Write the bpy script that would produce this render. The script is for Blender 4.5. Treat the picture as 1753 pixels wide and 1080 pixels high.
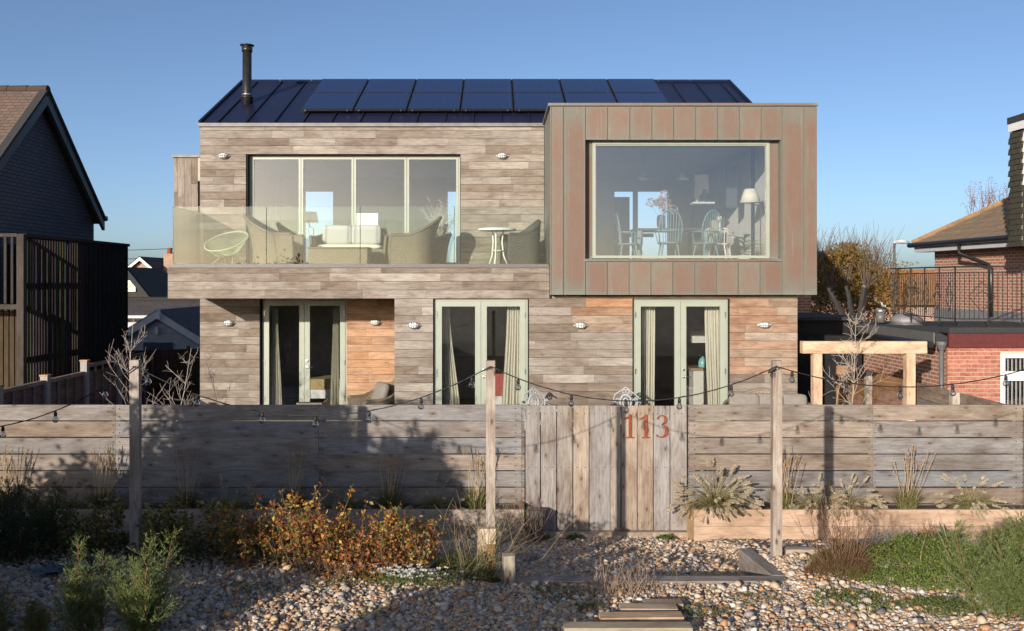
import bpy, math, random
import numpy as np
from mathutils import Matrix, Vector
R = math.radians
scene = bpy.context.scene
for o in list(bpy.data.objects): bpy.data.objects.remove(o)

# ---------------------------------------------------------------- camera, sky, sun, exposure
F, VX, VY, EYE = 1600.0, 848.0, 480.0, 3.58        # focal length and principal point in photo pixels, eye height in metres
cam = bpy.data.cameras.new('camera'); cam_o = bpy.data.objects.new('camera', cam)
scene.collection.objects.link(cam_o); scene.camera = cam_o
cam.sensor_width = 36; cam.lens = F / 1753 * 36
cam.shift_x = (876.5 - VX) / 1753; cam.shift_y = -(540 - VY) / 1753
cam.clip_end = 4000; cam.clip_start = .05
cam_o.location = (0, 0, EYE); cam_o.rotation_euler = (R(90), 0, 0)

TO_SUN = Vector((-.507, -1, .268)).normalized()
world = bpy.data.worlds.new('World'); scene.world = world; world.use_nodes = True
nt = world.node_tree
sky = nt.nodes.new('ShaderNodeTexSky'); sky.sky_type = 'NISHITA'; sky.sun_disc = False
sky.sun_elevation = math.asin(TO_SUN.z); sky.sun_rotation = math.atan2(TO_SUN.x, TO_SUN.y)
sky.altitude = 0; sky.air_density = .58; sky.dust_density = 1.25; sky.ozone_density = 2.0
bg = nt.nodes['Background']; bg.inputs['Strength'].default_value = .112
nt.links.new(sky.outputs[0], bg.inputs[0])
sun = bpy.data.lights.new('sun', 'SUN'); sun.energy = 4.5; sun.angle = R(.5); sun.color = (1, .90, .78)
sun_o = bpy.data.objects.new('sun', sun); scene.collection.objects.link(sun_o)
sun_o.rotation_euler = TO_SUN.to_track_quat('Z', 'Y').to_euler(); sun_o.location = (-20, -30, 20)
vs = scene.view_settings
vs.view_transform = 'Standard'; vs.look = 'None'; vs.exposure = 0.5; vs.gamma = 1; vs.use_curve_mapping = False
scene.cycles.max_bounces = 10; scene.cycles.transparent_max_bounces = 24; scene.cycles.diffuse_bounces = 4
scene.cycles.caustics_reflective = False; scene.cycles.caustics_refractive = False
scene.cycles.sample_clamp_indirect = 6

# ---------------------------------------------------------------- helpers
def P(x, y, Z):
    return Vector(((x - VX) * Z / F, Z, EYE - (y - VY) * Z / F))
def PX(x, Z): return (x - VX) * Z / F
def PZ(y, Z): return EYE - (y - VY) * Z / F
col = scene.collection
def link(o, parent=None):
    col.objects.link(o)
    if parent is not None:
        o.parent = parent; o.matrix_parent_inverse = parent.matrix_basis.inverted()
    return o
def tag(o, label=None, cat=None, group=None, kind=None):
    if label: o['label'] = label
    if cat: o['category'] = cat
    if group: o['group'] = group
    if kind: o['kind'] = kind
    return o
def thing(name, label, cat, loc=(0, 0, 0), rz=0, group=None):
    o = bpy.data.objects.new(name, None); o.empty_display_size = .2
    o.location = loc; o.rotation_euler = (0, 0, rz); col.objects.link(o)
    return tag(o, label, cat, group)
def place(o, loc, rz=0, s=1):
    o.location = loc; o.rotation_euler = (0, 0, rz); o.scale = (s, s, s); return o
def copy_tree(o, parent=None):
    c = o.copy(); col.objects.link(c)
    if parent is not None: c.parent = parent; c.matrix_parent_inverse = o.matrix_parent_inverse.copy()
    for ch in [x for x in o.children]: copy_tree(ch, c)
    return c
class MB:
    """collects shapes into one mesh, with uv in metres on the shells"""
    def __init__(s): s.v = []; s.f = []; s.uv = []
    def add(s, verts, faces, uvs=None):
        b = len(s.v); s.v += [tuple(v) for v in verts]
        for i, f in enumerate(faces):
            s.f.append([b + k for k in f])
            s.uv.append(uvs[i] if uvs else [(0, 0)] * len(f))
        return s
    def box(s, x0, x1, y0, y1, z0, z1):
        return s.add([(x0,y0,z0),(x1,y0,z0),(x1,y1,z0),(x0,y1,z0),(x0,y0,z1),(x1,y0,z1),(x1,y1,z1),(x0,y1,z1)],
                     [(0,3,2,1),(4,5,6,7),(0,1,5,4),(1,2,6,5),(2,3,7,6),(3,0,4,7)])
    def tube(s, path, r, n=8, closed=False, caps=True):
        path = [Vector(p) for p in path]; m = len(path)
        rs = r if isinstance(r, (list, tuple)) else [r] * m
        vs_, up = [], None
        for i, p in enumerate(path):
            a = path[(i - 1) % m] if (closed or i) else p; b = path[(i + 1) % m] if (closed or i < m - 1) else p
            d = (b - a); d = d.normalized() if d.length > 1e-9 else Vector((0, 0, 1))
            if up is None: up = Vector((0, 0, 1)) if abs(d.z) < .9 else Vector((0, 1, 0))
            u = d.cross(up)
            if u.length < 1e-4: u = d.cross(Vector((1, .3, 0)))
            u.normalize(); w = u.cross(d).normalized(); up = w
            for k in range(n):
                t = 2 * math.pi * k / n
                vs_.append(p + u * (math.cos(t) * rs[i]) + w * (math.sin(t) * rs[i]))
        fs = []
        for i in range(m if closed else m - 1):
            j = (i + 1) % m
            for k in range(n): fs.append((i*n + k, i*n + (k+1) % n, j*n + (k+1) % n, j*n + k))
        if not closed and caps: fs += [tuple(range(n))[::-1], tuple((m-1)*n + k for k in range(n))]
        return s.add(vs_, fs)
    def lathe(s, prof, c=(0, 0, 0), n=16):
        c = Vector(c); vs_, fs = [], []
        for r, z in prof:
            for k in range(n):
                t = 2 * math.pi * k / n; vs_.append(c + Vector((r * math.cos(t), r * math.sin(t), z)))
        for i in range(len(prof) - 1):
            for k in range(n): fs.append((i*n+k, i*n+(k+1) % n, (i+1)*n+(k+1) % n, (i+1)*n+k))
        fs += [tuple(range(n))[::-1], tuple((len(prof)-1)*n + k for k in range(n))]
        return s.add(vs_, fs)
    def prism(s, pts, y0, y1):
        """outline in x,z extruded along y"""
        n = len(pts)
        vs_ = [(x, y0, z) for x, z in pts] + [(x, y1, z) for x, z in pts]
        fs = [tuple(range(n)), tuple(range(2*n-1, n-1, -1))] + [(i, n+i, n+(i+1) % n, (i+1) % n) for i in range(n)]
        return s.add(vs_, fs)
    def prismx(s, pts, x0, x1):
        n = len(pts)
        vs_ = [(x0, y, z) for y, z in pts] + [(x1, y, z) for y, z in pts]
        fs = [tuple(range(n))[::-1], tuple(range(n, 2*n))] + [((i+1) % n, n+(i+1) % n, n+i, i) for i in range(n)]
        return s.add(vs_, fs)
    def grid(s, fn, nu, nv):
        """surface from fn(u,v)->(point,uv)"""
        vs_, uvs = [], []
        for j in range(nv + 1):
            for i in range(nu + 1):
                p, q = fn(i / nu, j / nv); vs_.append(p); uvs.append(q)
        fs, fu = [], []
        for j in range(nv):
            for i in range(nu):
                f = (j*(nu+1)+i, j*(nu+1)+i+1, (j+1)*(nu+1)+i+1, (j+1)*(nu+1)+i)
                fs.append(f); fu.append([uvs[k] for k in f])
        return s.add(vs_, fs, fu)
    def mesh(s, name, m, smooth=False):
        me = bpy.data.meshes.new(name); me.from_pydata(s.v, [], s.f)
        l = me.uv_layers.new(name='UVMap')
        flat = [c for u in s.uv for q in u for c in q]
        l.data.foreach_set('uv', flat)
        if smooth: me.polygons.foreach_set('use_smooth', [True] * len(me.polygons))
        me.materials.append(m); me.update(); return me
    def build(s, name, m, parent=None, smooth=False):
        return link(bpy.data.objects.new(name, s.mesh(name, m, smooth)), parent)
def bx(name, m, parent, *b): return MB().box(*b).build(name, m, parent)
_unit = {}
def piece(name, m, parent, x0, x1, y0, y1, z0, z1, color=None, rot=None):
    """a box piece sharing one unit mesh per material"""
    if m.name not in _unit: _unit[m.name] = MB().box(-.5, .5, -.5, .5, -.5, .5).mesh(name, m)
    o = bpy.data.objects.new(name, _unit[m.name])
    o.location = ((x0+x1)/2, (y0+y1)/2, (z0+z1)/2); o.scale = (x1-x0, y1-y0, z1-z0)
    if rot: o.rotation_euler = rot
    if color: o.color = (*color[:3], 1)
    return link(o, parent)

# ---------------------------------------------------------------- materials
class NT:
    def __init__(s, name):
        s.m = bpy.data.materials.new(name); s.m.use_nodes = True; s.t = s.m.node_tree
        s.b = s.t.nodes['Principled BSDF']; s.out = s.t.nodes['Material Output']
    def n(s, typ, **kw):
        nd = s.t.nodes.new(typ)
        for k, v in kw.items():
            if k.startswith('i_'):
                key = k[2:]; key = int(key) if key.isdigit() else key.replace('_', ' ')
                s.set(nd.inputs[key], v)
            else: setattr(nd, k, v)
        return nd
    def set(s, sock, v):
        if isinstance(v, bpy.types.NodeSocket): s.t.links.new(v, sock)
        elif hasattr(v, 'outputs'): s.t.links.new(v.outputs[0], sock)
        else:
            if isinstance(v, tuple) and len(v) == 3 and sock.type == 'RGBA': v = (*v, 1)
            sock.default_value = v
    def math(s, op, a, b=0.0, c=0.0, clamp=False):
        nd = s.n('ShaderNodeMath', operation=op, use_clamp=clamp); s.set(nd.inputs[0], a); s.set(nd.inputs[1], b); s.set(nd.inputs[2], c); return nd.outputs[0]
    def mix(s, f, a, b, mode='MIX'):
        nd = s.n('ShaderNodeMix', data_type='RGBA', blend_type=mode)
        s.set(nd.inputs[0], f); s.set(nd.inputs[6], a); s.set(nd.inputs[7], b); return nd.outputs[2]
    def ramp(s, f, lo, hi, a=0.0, b=1.0):
        nd = s.n('ShaderNodeMapRange', clamp=True); s.set(nd.inputs[0], f)
        for i, v in zip((1, 2, 3, 4), (lo, hi, a, b)): s.set(nd.inputs[i], v)
        return nd.outputs[0]
    def vmul(s, v, k):
        nd = s.n('ShaderNodeVectorMath', operation='MULTIPLY'); s.set(nd.inputs[0], v); nd.inputs[1].default_value = k; return nd.outputs[0]
    def vadd(s, v, k):
        nd = s.n('ShaderNodeVectorMath', operation='ADD'); s.set(nd.inputs[0], v); s.set(nd.inputs[1], k); return nd.outputs[0]
    def noise(s, vec, scale=1.0, detail=4.0, rough=.55):
        nd = s.n('ShaderNodeTexNoise'); s.set(nd.inputs['Vector'], vec)
        nd.inputs['Scale'].default_value = scale; nd.inputs['Detail'].default_value = detail; nd.inputs['Roughness'].default_value = rough
        return nd.outputs[0]
    def pos(s): return s.n('ShaderNodeNewGeometry').outputs['Position']
    def obj(s): return s.n('ShaderNodeTexCoord').outputs['Object']
    def bump(s, h, strength=.3, dist=.01):
        nd = s.n('ShaderNodeBump'); nd.inputs['Strength'].default_value = strength; nd.inputs['Distance'].default_value = dist
        s.set(nd.inputs['Height'], h); s.set(s.b.inputs['Normal'], nd.outputs[0])
    def base(s, c): s.set(s.b.inputs['Base Color'], c)
    def rough(s, r): s.set(s.b.inputs['Roughness'], r)
    def metal(s, r): s.set(s.b.inputs['Metallic'], r)
def plain(name, c, rough=.6, metal=0, var=.15, scale=6, bump=0, spec=None):
    g = NT(name); n = g.noise(g.pos(), scale, 5)
    lo = tuple(x * (1 - var) for x in c); hi = tuple(min(1, x * (1 + var)) for x in c)
    g.base(g.mix(g.ramp(n, .3, .7), lo, hi)); g.rough(rough); g.metal(metal)
    if bump: g.bump(g.noise(g.pos(), scale * 6, 4), bump, .005)
    if spec is not None: g.b.inputs['Specular IOR Level'].default_value = spec
    return g.m
def wood(name, axis='x', knots=.5, grain=1.0):
    """weathered board; each board's own tint comes from its object colour"""
    g = NT(name); oi = g.n('ShaderNodeObjectInfo')
    off = g.n('ShaderNodeCombineXYZ')
    for i, k in enumerate((37.0, 53.0, 71.0)): g.set(off.inputs[i], g.math('MULTIPLY', oi.outputs['Random'], k))
    p = g.vadd(g.pos(), off.outputs[0])
    st = {'x': lambda a, b: (a, b, b), 'z': lambda a, b: (b, b, a), 'y': lambda a, b: (b, a, b)}[axis]
    fine = g.noise(g.vmul(p, st(2.2, 70)), 1, 6, .65)
    wide = g.noise(g.vmul(p, st(.8, 7)), 1, 3, .5)
    stain = g.noise(g.vmul(p, st(1.6, 4)), 1, 5, .6)
    ring = g.math('SINE', g.math('MULTIPLY', wide, 70.0))
    sx = g.n('ShaderNodeSeparateXYZ'); g.set(sx.inputs[0], g.vmul(p, st(2.3, 5.5))); cb = g.n('ShaderNodeCombineXYZ')
    g.set(cb.inputs[0], sx.outputs[1 if axis == 'y' else 0]); g.set(cb.inputs[1], sx.outputs[2])
    kn = g.n('ShaderNodeTexVoronoi', feature='F1', voronoi_dimensions='2D'); g.set(kn.inputs['Vector'], cb.outputs[0]); kn.inputs['Scale'].default_value = 1
    kd = g.ramp(kn.outputs['Distance'], .035, .10, 1, 0)
    halo = g.ramp(kn.outputs['Distance'], .08, .34, 1, 0)
    sep = g.n('ShaderNodeSeparateColor'); g.set(sep.inputs[0], kn.outputs['Color'])
    on = g.math('GREATER_THAN', sep.outputs[0], .55)
    mott = g.noise(g.vmul(p, st(5, 22)), 1, 5, .7)
    c = oi.outputs['Color']
    c = g.mix(g.ramp(mott, .5, .72, 0, .55), c, (.52, .45, .40), 'MULTIPLY'); c = g.mix(g.ramp(mott, .48, .3, 0, .6), c, (1.3, 1.28, 1.25), 'MULTIPLY')
    c = g.mix(g.math('MULTIPLY', g.ramp(fine, .35, .7), .62 * grain), c, (.5, .44, .40), 'MULTIPLY')
    c = g.mix(g.math('MULTIPLY', g.ramp(ring, .2, 1), .18 * grain), c, (.45, .38, .33), 'MULTIPLY')
    c = g.mix(g.math('MULTIPLY', g.ramp(stain, .46, .68), .75), c, (.55, .46, .40), 'MULTIPLY')
    c = g.mix(g.math('MULTIPLY', g.ramp(stain, .45, .25), .35), c, (1.25, 1.22, 1.2), 'MULTIPLY')
    c = g.mix(g.math('MULTIPLY', g.math('MULTIPLY', halo, on), .35 * knots), c, (.45, .33, .26), 'MULTIPLY')
    c = g.mix(g.math('MULTIPLY', g.math('MULTIPLY', kd, on), knots), c, (.09, .06, .045))
    g.base(c); g.rough(.82); g.b.inputs['Specular IOR Level'].default_value = .25
    g.bump(g.math('ADD', fine, g.math('MULTIPLY', ring, .12)), .35, .004)
    return g.m
def glass(name, tint=(.93, .96, .94), refl=1.6, rough=0.0):
    g = NT(name); t = g.t
    tr = g.n('ShaderNodeBsdfTransparent'); g.set(tr.inputs[0], tint)
    gl = g.n('ShaderNodeBsdfGlossy'); gl.inputs['Roughness'].default_value = rough
    fr = g.n('ShaderNodeFresnel'); fr.inputs['IOR'].default_value = 1.5
    ms = g.n('ShaderNodeMixShader'); g.set(ms.inputs[0], g.math('MULTIPLY', fr.outputs[0], refl, clamp=True))
    t.links.new(tr.outputs[0], ms.inputs[1]); t.links.new(gl.outputs[0], ms.inputs[2]); t.links.new(ms.outputs[0], g.out.inputs[0])
    t.nodes.remove(g.b); return g.m
def leafmat(name, rough=.55, trans=.25):
    g = NT(name); a = g.n('ShaderNodeAttribute', attribute_name='Col')
    g.base(a.outputs['Color']); g.rough(rough); g.b.inputs['Specular IOR Level'].default_value = .3
    tl = g.n('ShaderNodeBsdfTranslucent'); g.set(tl.inputs[0], a.outputs['Color'])
    ms = g.n('ShaderNodeMixShader'); ms.inputs[0].default_value = trans
    g.t.links.new(g.b.outputs[0], ms.inputs[1]); g.t.links.new(tl.outputs[0], ms.inputs[2]); g.t.links.new(ms.outputs[0], g.out.inputs[0])
    return g.m
def brickmat(name, c1, c2, mortar, bw=.225, bh=.075, axis='xz', m=.012):
    g = NT(name); s = g.n('ShaderNodeSeparateXYZ'); g.set(s.inputs[0], g.pos()); cb = g.n('ShaderNodeCombineXYZ')
    g.set(cb.inputs[0], s.outputs['XYZ'.index(axis[0].upper())]); g.set(cb.inputs[1], s.outputs[2])
    b = g.n('ShaderNodeTexBrick', offset=.5); g.set(b.inputs['Vector'], cb.outputs[0])
    for k, v in (('Scale', 1.0), ('Mortar Size', m), ('Brick Width', bw), ('Row Height', bh), ('Mortar Smooth', .1), ('Bias', 0.0)): b.inputs[k].default_value = v
    g.set(b.inputs['Color1'], c1); g.set(b.inputs['Color2'], c2); g.set(b.inputs['Mortar'], mortar)
    n = g.noise(g.pos(), 25, 5)
    g.base(g.mix(g.ramp(n, .3, .7, 0, .5), b.outputs['Color'], (.6, .55, .5), 'MULTIPLY'))
    g.rough(.9); g.bump(g.math('SUBTRACT', g.math('MULTIPLY', n, .3), b.outputs['Fac']), .6, .01); return g.m
M = {}
M['clad'] = wood('weathered_cladding', 'x', .35, .9)
M['cladz'] = wood('weathered_cladding_upright', 'z', .35, .9)
M['fence'] = wood('weathered_softwood', 'x', .95, 1.0)
M['fencez'] = wood('weathered_softwood_upright', 'z', .95, 1.0)
M['fencey'] = wood('weathered_softwood_sidelong', 'y', .9, 1.0)
M['void'] = plain('dark_membrane', (.012, .011, .012), .95)
M['sage'] = plain('sage_green_paint', (.30, .325, .265), .4, 0, .05, 3)
M['sagedark'] = plain('rubber_seal', (.02, .02, .02), .7)
M['glass'] = glass('window_glass', (.97, .98, .975), 3.1)
M['lowglass'] = glass('door_glass', (.97, .98, .97), 3.0); M['bifglass'] = glass('folding_door_glass', (.97, .98, .975), 1.8)
M['balglass'] = glass('balustrade_glass', (.93, .965, .93), .75)
M['tableglass'] = glass('table_glass', (.6, .68, .68), 2.5)
M['bulbglass'] = glass('bulb_glass', (.85, .84, .8), 2.2)
M['steel'] = plain('brushed_steel', (.55, .55, .54), .3, 1, .1, 20)
M['galv'] = plain('galvanised_casting', (.42, .43, .42), .42, .8, .2, 30, .2)
M['opal'] = plain('frosted_lamp_glass', (.75, .74, .70), .25, 0, .05)
M['blackmetal'] = plain('black_enamelled_steel', (.025, .024, .023), .35, .3, .2, 10)
M['iron'] = plain('black_painted_iron', (.03, .028, .026), .55, .2, .4, 30)
M['wire'] = plain('black_rubber_cable', (.012, .012, .012), .6)
M['alu'] = plain('grey_aluminium', (.12, .115, .11), .55, .3, .1)
M['eave'] = plain('folded_zinc_edge', (.17, .15, .13), .6, .3, .2)
M['white'] = plain('white_paint', (.72, .72, .70), .5, 0, .05, 4)
M['cream'] = plain('cream_plaster', (.62, .61, .57), .8, 0, .05, 3)
M['inwall'] = plain('interior_plaster', (.50, .50, .48), .85, 0, .05, 3)
M['infloor'] = plain('interior_floorboards', (.32, .24, .16), .5, 0, .2, 4)
M['dark'] = plain('dark_joinery', (.05, .045, .045), .6, 0, .2)
M['linen'] = plain('cream_linen', (.66, .64, .55), .85, 0, .06, 12)
M['cushion'] = plain('taupe_canvas', (.20, .18, .155), .9, 0, .1, 14, .2)
M['redcloth'] = plain('red_cloth', (.40, .10, .09), .9, 0, .15, 10)
M['straw'] = plain('straw_throw', (.42, .33, .17), .9, 0, .35, 40, .4)
M['rust'] = plain('rusted_steel', (.22, .055, .025), .8, .2, .4, 25, .2)
M['teal'] = plain('blue_green_paint', (.13, .22, .23), .5, 0, .1)
M['palegreen'] = plain('pale_green_cord', (.34, .42, .28), .5, 0, .08)
M['brass'] = plain('aged_brass', (.5, .38, .18), .35, 1, .1)
M['shade'] = plain('parchment_shade', (.70, .66, .55), .8, 0, .06, 10)
M['pot'] = plain('dark_glaze', (.07, .08, .10), .25, 0, .2)
M['kettle'] = plain('pale_blue_enamel', (.25, .48, .50), .25, 0, .05)
M['castiron'] = plain('white_cast_iron', (.30, .31, .32), .5, 0, .2, 40)
M['timbernew'] = wood('pale_new_timber', 'x', .4, .5)
M['timbernewz'] = wood('pale_new_timber_upright', 'z', .4, .5)
M['timbernewy'] = wood('pale_new_timber_sidelong', 'y', .4, .5)
M['paving'] = plain('grey_paving', (.28, .26, .24), .85, 0, .2, 2, .2)
def wicker():
    g = NT('woven_rattan'); uv = g.n('ShaderNodeTexCoord').outputs['UV']; s = g.n('ShaderNodeSeparateXYZ'); g.set(s.inputs[0], uv)
    a = g.math('SINE', g.math('MULTIPLY', s.outputs[0], 105.0)); b = g.math('SINE', g.math('MULTIPLY', s.outputs[1], 120.0))
    w = g.math('ADD', g.math('MULTIPLY', a, b), g.math('MULTIPLY', g.math('ABSOLUTE', b), .7))
    oi = g.n('ShaderNodeObjectInfo'); n = g.noise(g.pos(), 9, 4)
    c = g.mix(g.ramp(w, -.8, 1.2), (.16, .14, .12), (1.15, 1.13, 1.1)); c = g.mix(1.0, c, oi.outputs['Color'], 'MULTIPLY')
    c = g.mix(g.ramp(n, .35, .7, 0, .5), c, (.7, .66, .6), 'MULTIPLY')
    g.base(c); g.rough(.6); g.bump(w, .8, .006); return g.m
M['wicker'] = wicker()
def fabric():
    g = NT('patterned_white_cotton'); p = g.obj(); s = g.n('ShaderNodeSeparateXYZ'); g.set(s.inputs[0], p)
    a = g.math('ABSOLUTE', s.outputs[0]); band = g.math('MULTIPLY', g.ramp(a, .19, .20), g.ramp(a, .25, .24))
    sp = g.ramp(g.noise(p, 55, 2), .5, .55)
    g.base(g.mix(g.math('MULTIPLY', g.math('MAXIMUM', g.math('MULTIPLY', band, .8), g.math('MULTIPLY', sp, .3)), .6), (.42, .41, .40), (.15, .14, .14)))
    g.rough(.9); return g.m
M['pattern'] = fabric()
def copper():
    g = NT('patinated_copper'); tc = g.n('ShaderNodeTexCoord'); s = g.n('ShaderNodeSeparateXYZ'); g.set(s.inputs[0], tc.outputs['Generated'])
    oi = g.n('ShaderNodeObjectInfo'); r = oi.outputs['Random']
    x, z = s.outputs[0], s.outputs[2]
    n = g.noise(g.vadd(g.pos(), g.vmul(oi.outputs['Location'], (3, 3, 3))), 2.4, 5, .6)
    fine = g.noise(g.vmul(g.pos(), (60, 60, 9)), 1, 4)
    ex = g.math('MINIMUM', g.ramp(x, .0, .35), g.ramp(x, 1.0, .93)); ez = g.math('MINIMUM', g.ramp(z, 1.0, .86), g.ramp(z, 0, .12))
    e = g.math('MULTIPLY', g.math('MULTIPLY', ex, ez), g.math('ADD', .45, g.math('MULTIPLY', r, .45)))
    run = g.noise(g.vmul(g.vadd(g.pos(), oi.outputs['Location']), (14, 14, .8)), 1, 4, .6)
    f = g.ramp(g.math('ADD', e, g.math('ADD', g.math('MULTIPLY', g.math('SUBTRACT', n, .5), 1.5), g.math('MULTIPLY', g.math('SUBTRACT', run, .5), .7))), 0, .85)
    green = g.mix(r, (.168, .158, .128), (.14, .14, .115))
    red = g.mix(r, (.195, .112, .078), (.155, .098, .072))
    c = g.mix(f, green, red); c = g.mix(g.ramp(fine, .35, .7, 0, .4), c, (.7, .68, .66), 'MULTIPLY')
    c = g.mix(g.ramp(run, .58, .75, 0, .35), c, (.25, .26, .23))
    edge = g.math('MAXIMUM', g.ramp(x, .02, .0), g.math('MAXIMUM', g.ramp(x, .975, 1.0), g.ramp(z, .03, .0)))
    c = g.mix(g.math('MULTIPLY', edge, .35), c, (.20, .23, .20))
    g.base(c); g.rough(.62); g.metal(.15); g.bump(n, .12, .01); return g.m
M['copper'] = copper()
def solar():
    g = NT('solar_cells'); s = g.n('ShaderNodeSeparateXYZ'); g.set(s.inputs[0], g.pos())
    a = g.ramp(g.math('ABSOLUTE', g.math('SINE', g.math('MULTIPLY', s.outputs[0], 20.0))), .06, .0)
    g.base(g.mix(g.math('MULTIPLY', a, .9), (.009, .015, .06), (.05, .065, .14))); g.rough(.22); g.b.inputs['Coat Weight'].default_value = .5
    g.b.inputs['Coat Roughness'].default_value = .1; return g.m
M['solar'] = solar()
M['roofmetal'] = plain('navy_standing_seam', (.022, .026, .065), .34, .55, .12, 2)
M['seam'] = plain('navy_seam_edge', (.018, .019, .032), .4, .5, .1, 2)
# ---------------------------------------------------------------- terrain
def sstep(a, b, t):
    t = np.clip((t - a) / (b - a), 0, 1); return t * t * (3 - 2 * t)
def ground(X, Y):
    X = np.asarray(X, float); Y = np.asarray(Y, float)
    base = np.interp(Y, [-400, -60, -14, -4, 3, 6.5, 7.5, 8.4, 9.4, 10.6, 12.7, 13.0], [-3, -1.2, .9, 1.5, 1.45, .93, .86, .83, .79, .56, .03, 0])
    pit = np.interp(Y, [6.5, 7.5, 8.3, 8.62, 8.8, 9.9, 11.4, 12.9, 13.0], [.93, .85, .79, .77, .66, .50, .22, .0, 0])
    w = sstep(-.5, .1, X) * (1 - sstep(2.62, 2.78, X)) * sstep(6.5, 8.0, Y)
    z = base * (1 - w) + pit * w
    z = z + .02 * np.sin(X * 1.9 + Y * .7) * np.sin(Y * 2.3 - X * .6) * sstep(13, 11.5, Y) * sstep(4, 6, Y)
    return z
def gz(x, y): return float(ground(x, y))
def np_mesh(name, V, faces, m, colr=None, smooth=False):
    """fast mesh from numpy: faces is a list of (n,k) index arrays"""
    me = bpy.data.meshes.new(name); V = np.asarray(V, np.float32)
    me.vertices.add(len(V)); me.vertices.foreach_set('co', V.ravel())
    idx = np.concatenate([f.ravel() for f in faces]).astype(np.int32)
    tot = np.concatenate([np.full(len(f), f.shape[1], np.int32) for f in faces])
    me.loops.add(len(idx)); me.loops.foreach_set('vertex_index', idx)
    me.polygons.add(len(tot)); me.polygons.foreach_set('loop_start', np.concatenate([[0], np.cumsum(tot)[:-1]]).astype(np.int32))
    if colr is not None:
        a = me.color_attributes.new('Col', 'FLOAT_COLOR', 'POINT')
        c4 = np.ones((len(V), 4), np.float32); c4[:, :3] = colr; a.data.foreach_set('color', c4.ravel())
    me.polygons.foreach_set('use_smooth', np.full(len(tot), smooth, bool))
    me.materials.append(m); me.update(calc_edges=True); return me
def groundmat():
    g = NT('shingle_bed'); p = g.pos(); v = g.n('ShaderNodeTexVoronoi'); g.set(v.inputs['Vector'], p); v.inputs['Scale'].default_value = 26
    s = g.n('ShaderNodeSeparateColor'); g.set(s.inputs[0], v.outputs['Color'])
    c = g.mix(s.outputs[0], (.10, .075, .05), (.32, .25, .18)); c = g.mix(g.ramp(g.noise(p, .7, 4), .45, .65), c, (.06, .05, .035))
    g.base(c); g.rough(.95); g.bump(g.math('SUBTRACT', 1.0, v.outputs['Distance']), .8, .03); return g.m
def soil(): return plain('dark_soil', (.05, .038, .028), .95, 0, .3, 12, .6)
M['ground'] = groundmat(); M['soil'] = soil()
xs = np.concatenate([[-1500, -400, -120, -50, -25, -14], np.arange(-10, 10.01, .2), [14, 25, 50, 120, 400, 1500]])
ys = np.concatenate([[-400, -120, -60, -30, -14, -8, -4, -1, 1, 3, 4.5], np.arange(5.5, 13.61, .15), [15, 20, 30, 60, 150, 500, 2500]])
gx, gy = np.meshgrid(xs, ys); V = np.stack([gx, gy, ground(gx, gy)], -1).reshape(-1, 3)
nx, ny = len(xs), len(ys); i = np.arange(ny - 1)[:, None] * nx + np.arange(nx - 1)[None]; i = i.ravel()
tag(link(bpy.data.objects.new('ground', np_mesh('ground', V, [np.stack([i, i+1, i+nx+1, i+nx], 1)], M['ground'], smooth=True))), kind='structure')

# shingle: real stones, far too many to count
rs = np.random.default_rng(5)
def stonemat():
    g = NT('flint_pebble'); oi = g.n('ShaderNodeObjectInfo'); cr = g.n('ShaderNodeValToRGB'); g.set(cr.inputs[0], oi.outputs['Random'])
    cols = [(0, (.52, .42, .31)), (.18, (.40, .26, .15)), (.32, (.50, .43, .35)), (.44, (.44, .23, .11)), (.55, (.25, .235, .23)), (.64, (.52, .46, .39)),
            (.74, (.48, .36, .23)), (.85, (.15, .14, .14)), (.91, (.54, .37, .21)), (.975, (.66, .63, .58))]
    e = cr.color_ramp; e.interpolation = 'CONSTANT'
    e.elements[0].position = 0; e.elements[0].color = (*cols[0][1], 1); e.elements[1].position = cols[1][0]; e.elements[1].color = (*cols[1][1], 1)
    for p_, c_ in cols[2:]: k = e.elements.new(p_); k.color = (*c_, 1)
    n = g.noise(g.obj(), 2.5, 4)
    g.base(g.mix(g.ramp(n, .4, .7, 0, .6), cr.outputs[0], (.55, .48, .42), 'MULTIPLY')); g.rough(.6); return g.m
M['stone'] = stonemat()
stones = bpy.data.collections.new('pebble_shapes')
import bmesh
for k in range(8):
    bm = bmesh.new(); bmesh.ops.create_icosphere(bm, subdivisions=2, radius=1)
    sc = Vector((1, rs.uniform(.6, .95), rs.uniform(.38, .6)))
    ph = rs.uniform(0, 6, 6)
    for v in bm.verts:
        d = 1 + .16 * math.sin(2.3*v.co.x + ph[0]) * math.sin(2.1*v.co.y + ph[1]) + .12 * math.sin(3.7*v.co.z + ph[2] + v.co.x*2)
        v.co = Vector((v.co.x*sc.x*d, v.co.y*sc.y*d, v.co.z*sc.z*d))
    me = bpy.data.meshes.new('pebble'); bm.to_mesh(me); bm.free()
    me.polygons.foreach_set('use_smooth', [True]*len(me.polygons)); me.materials.append(M['stone'])
    stones.objects.link(bpy.data.objects.new('pebble_shape', me))
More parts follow.
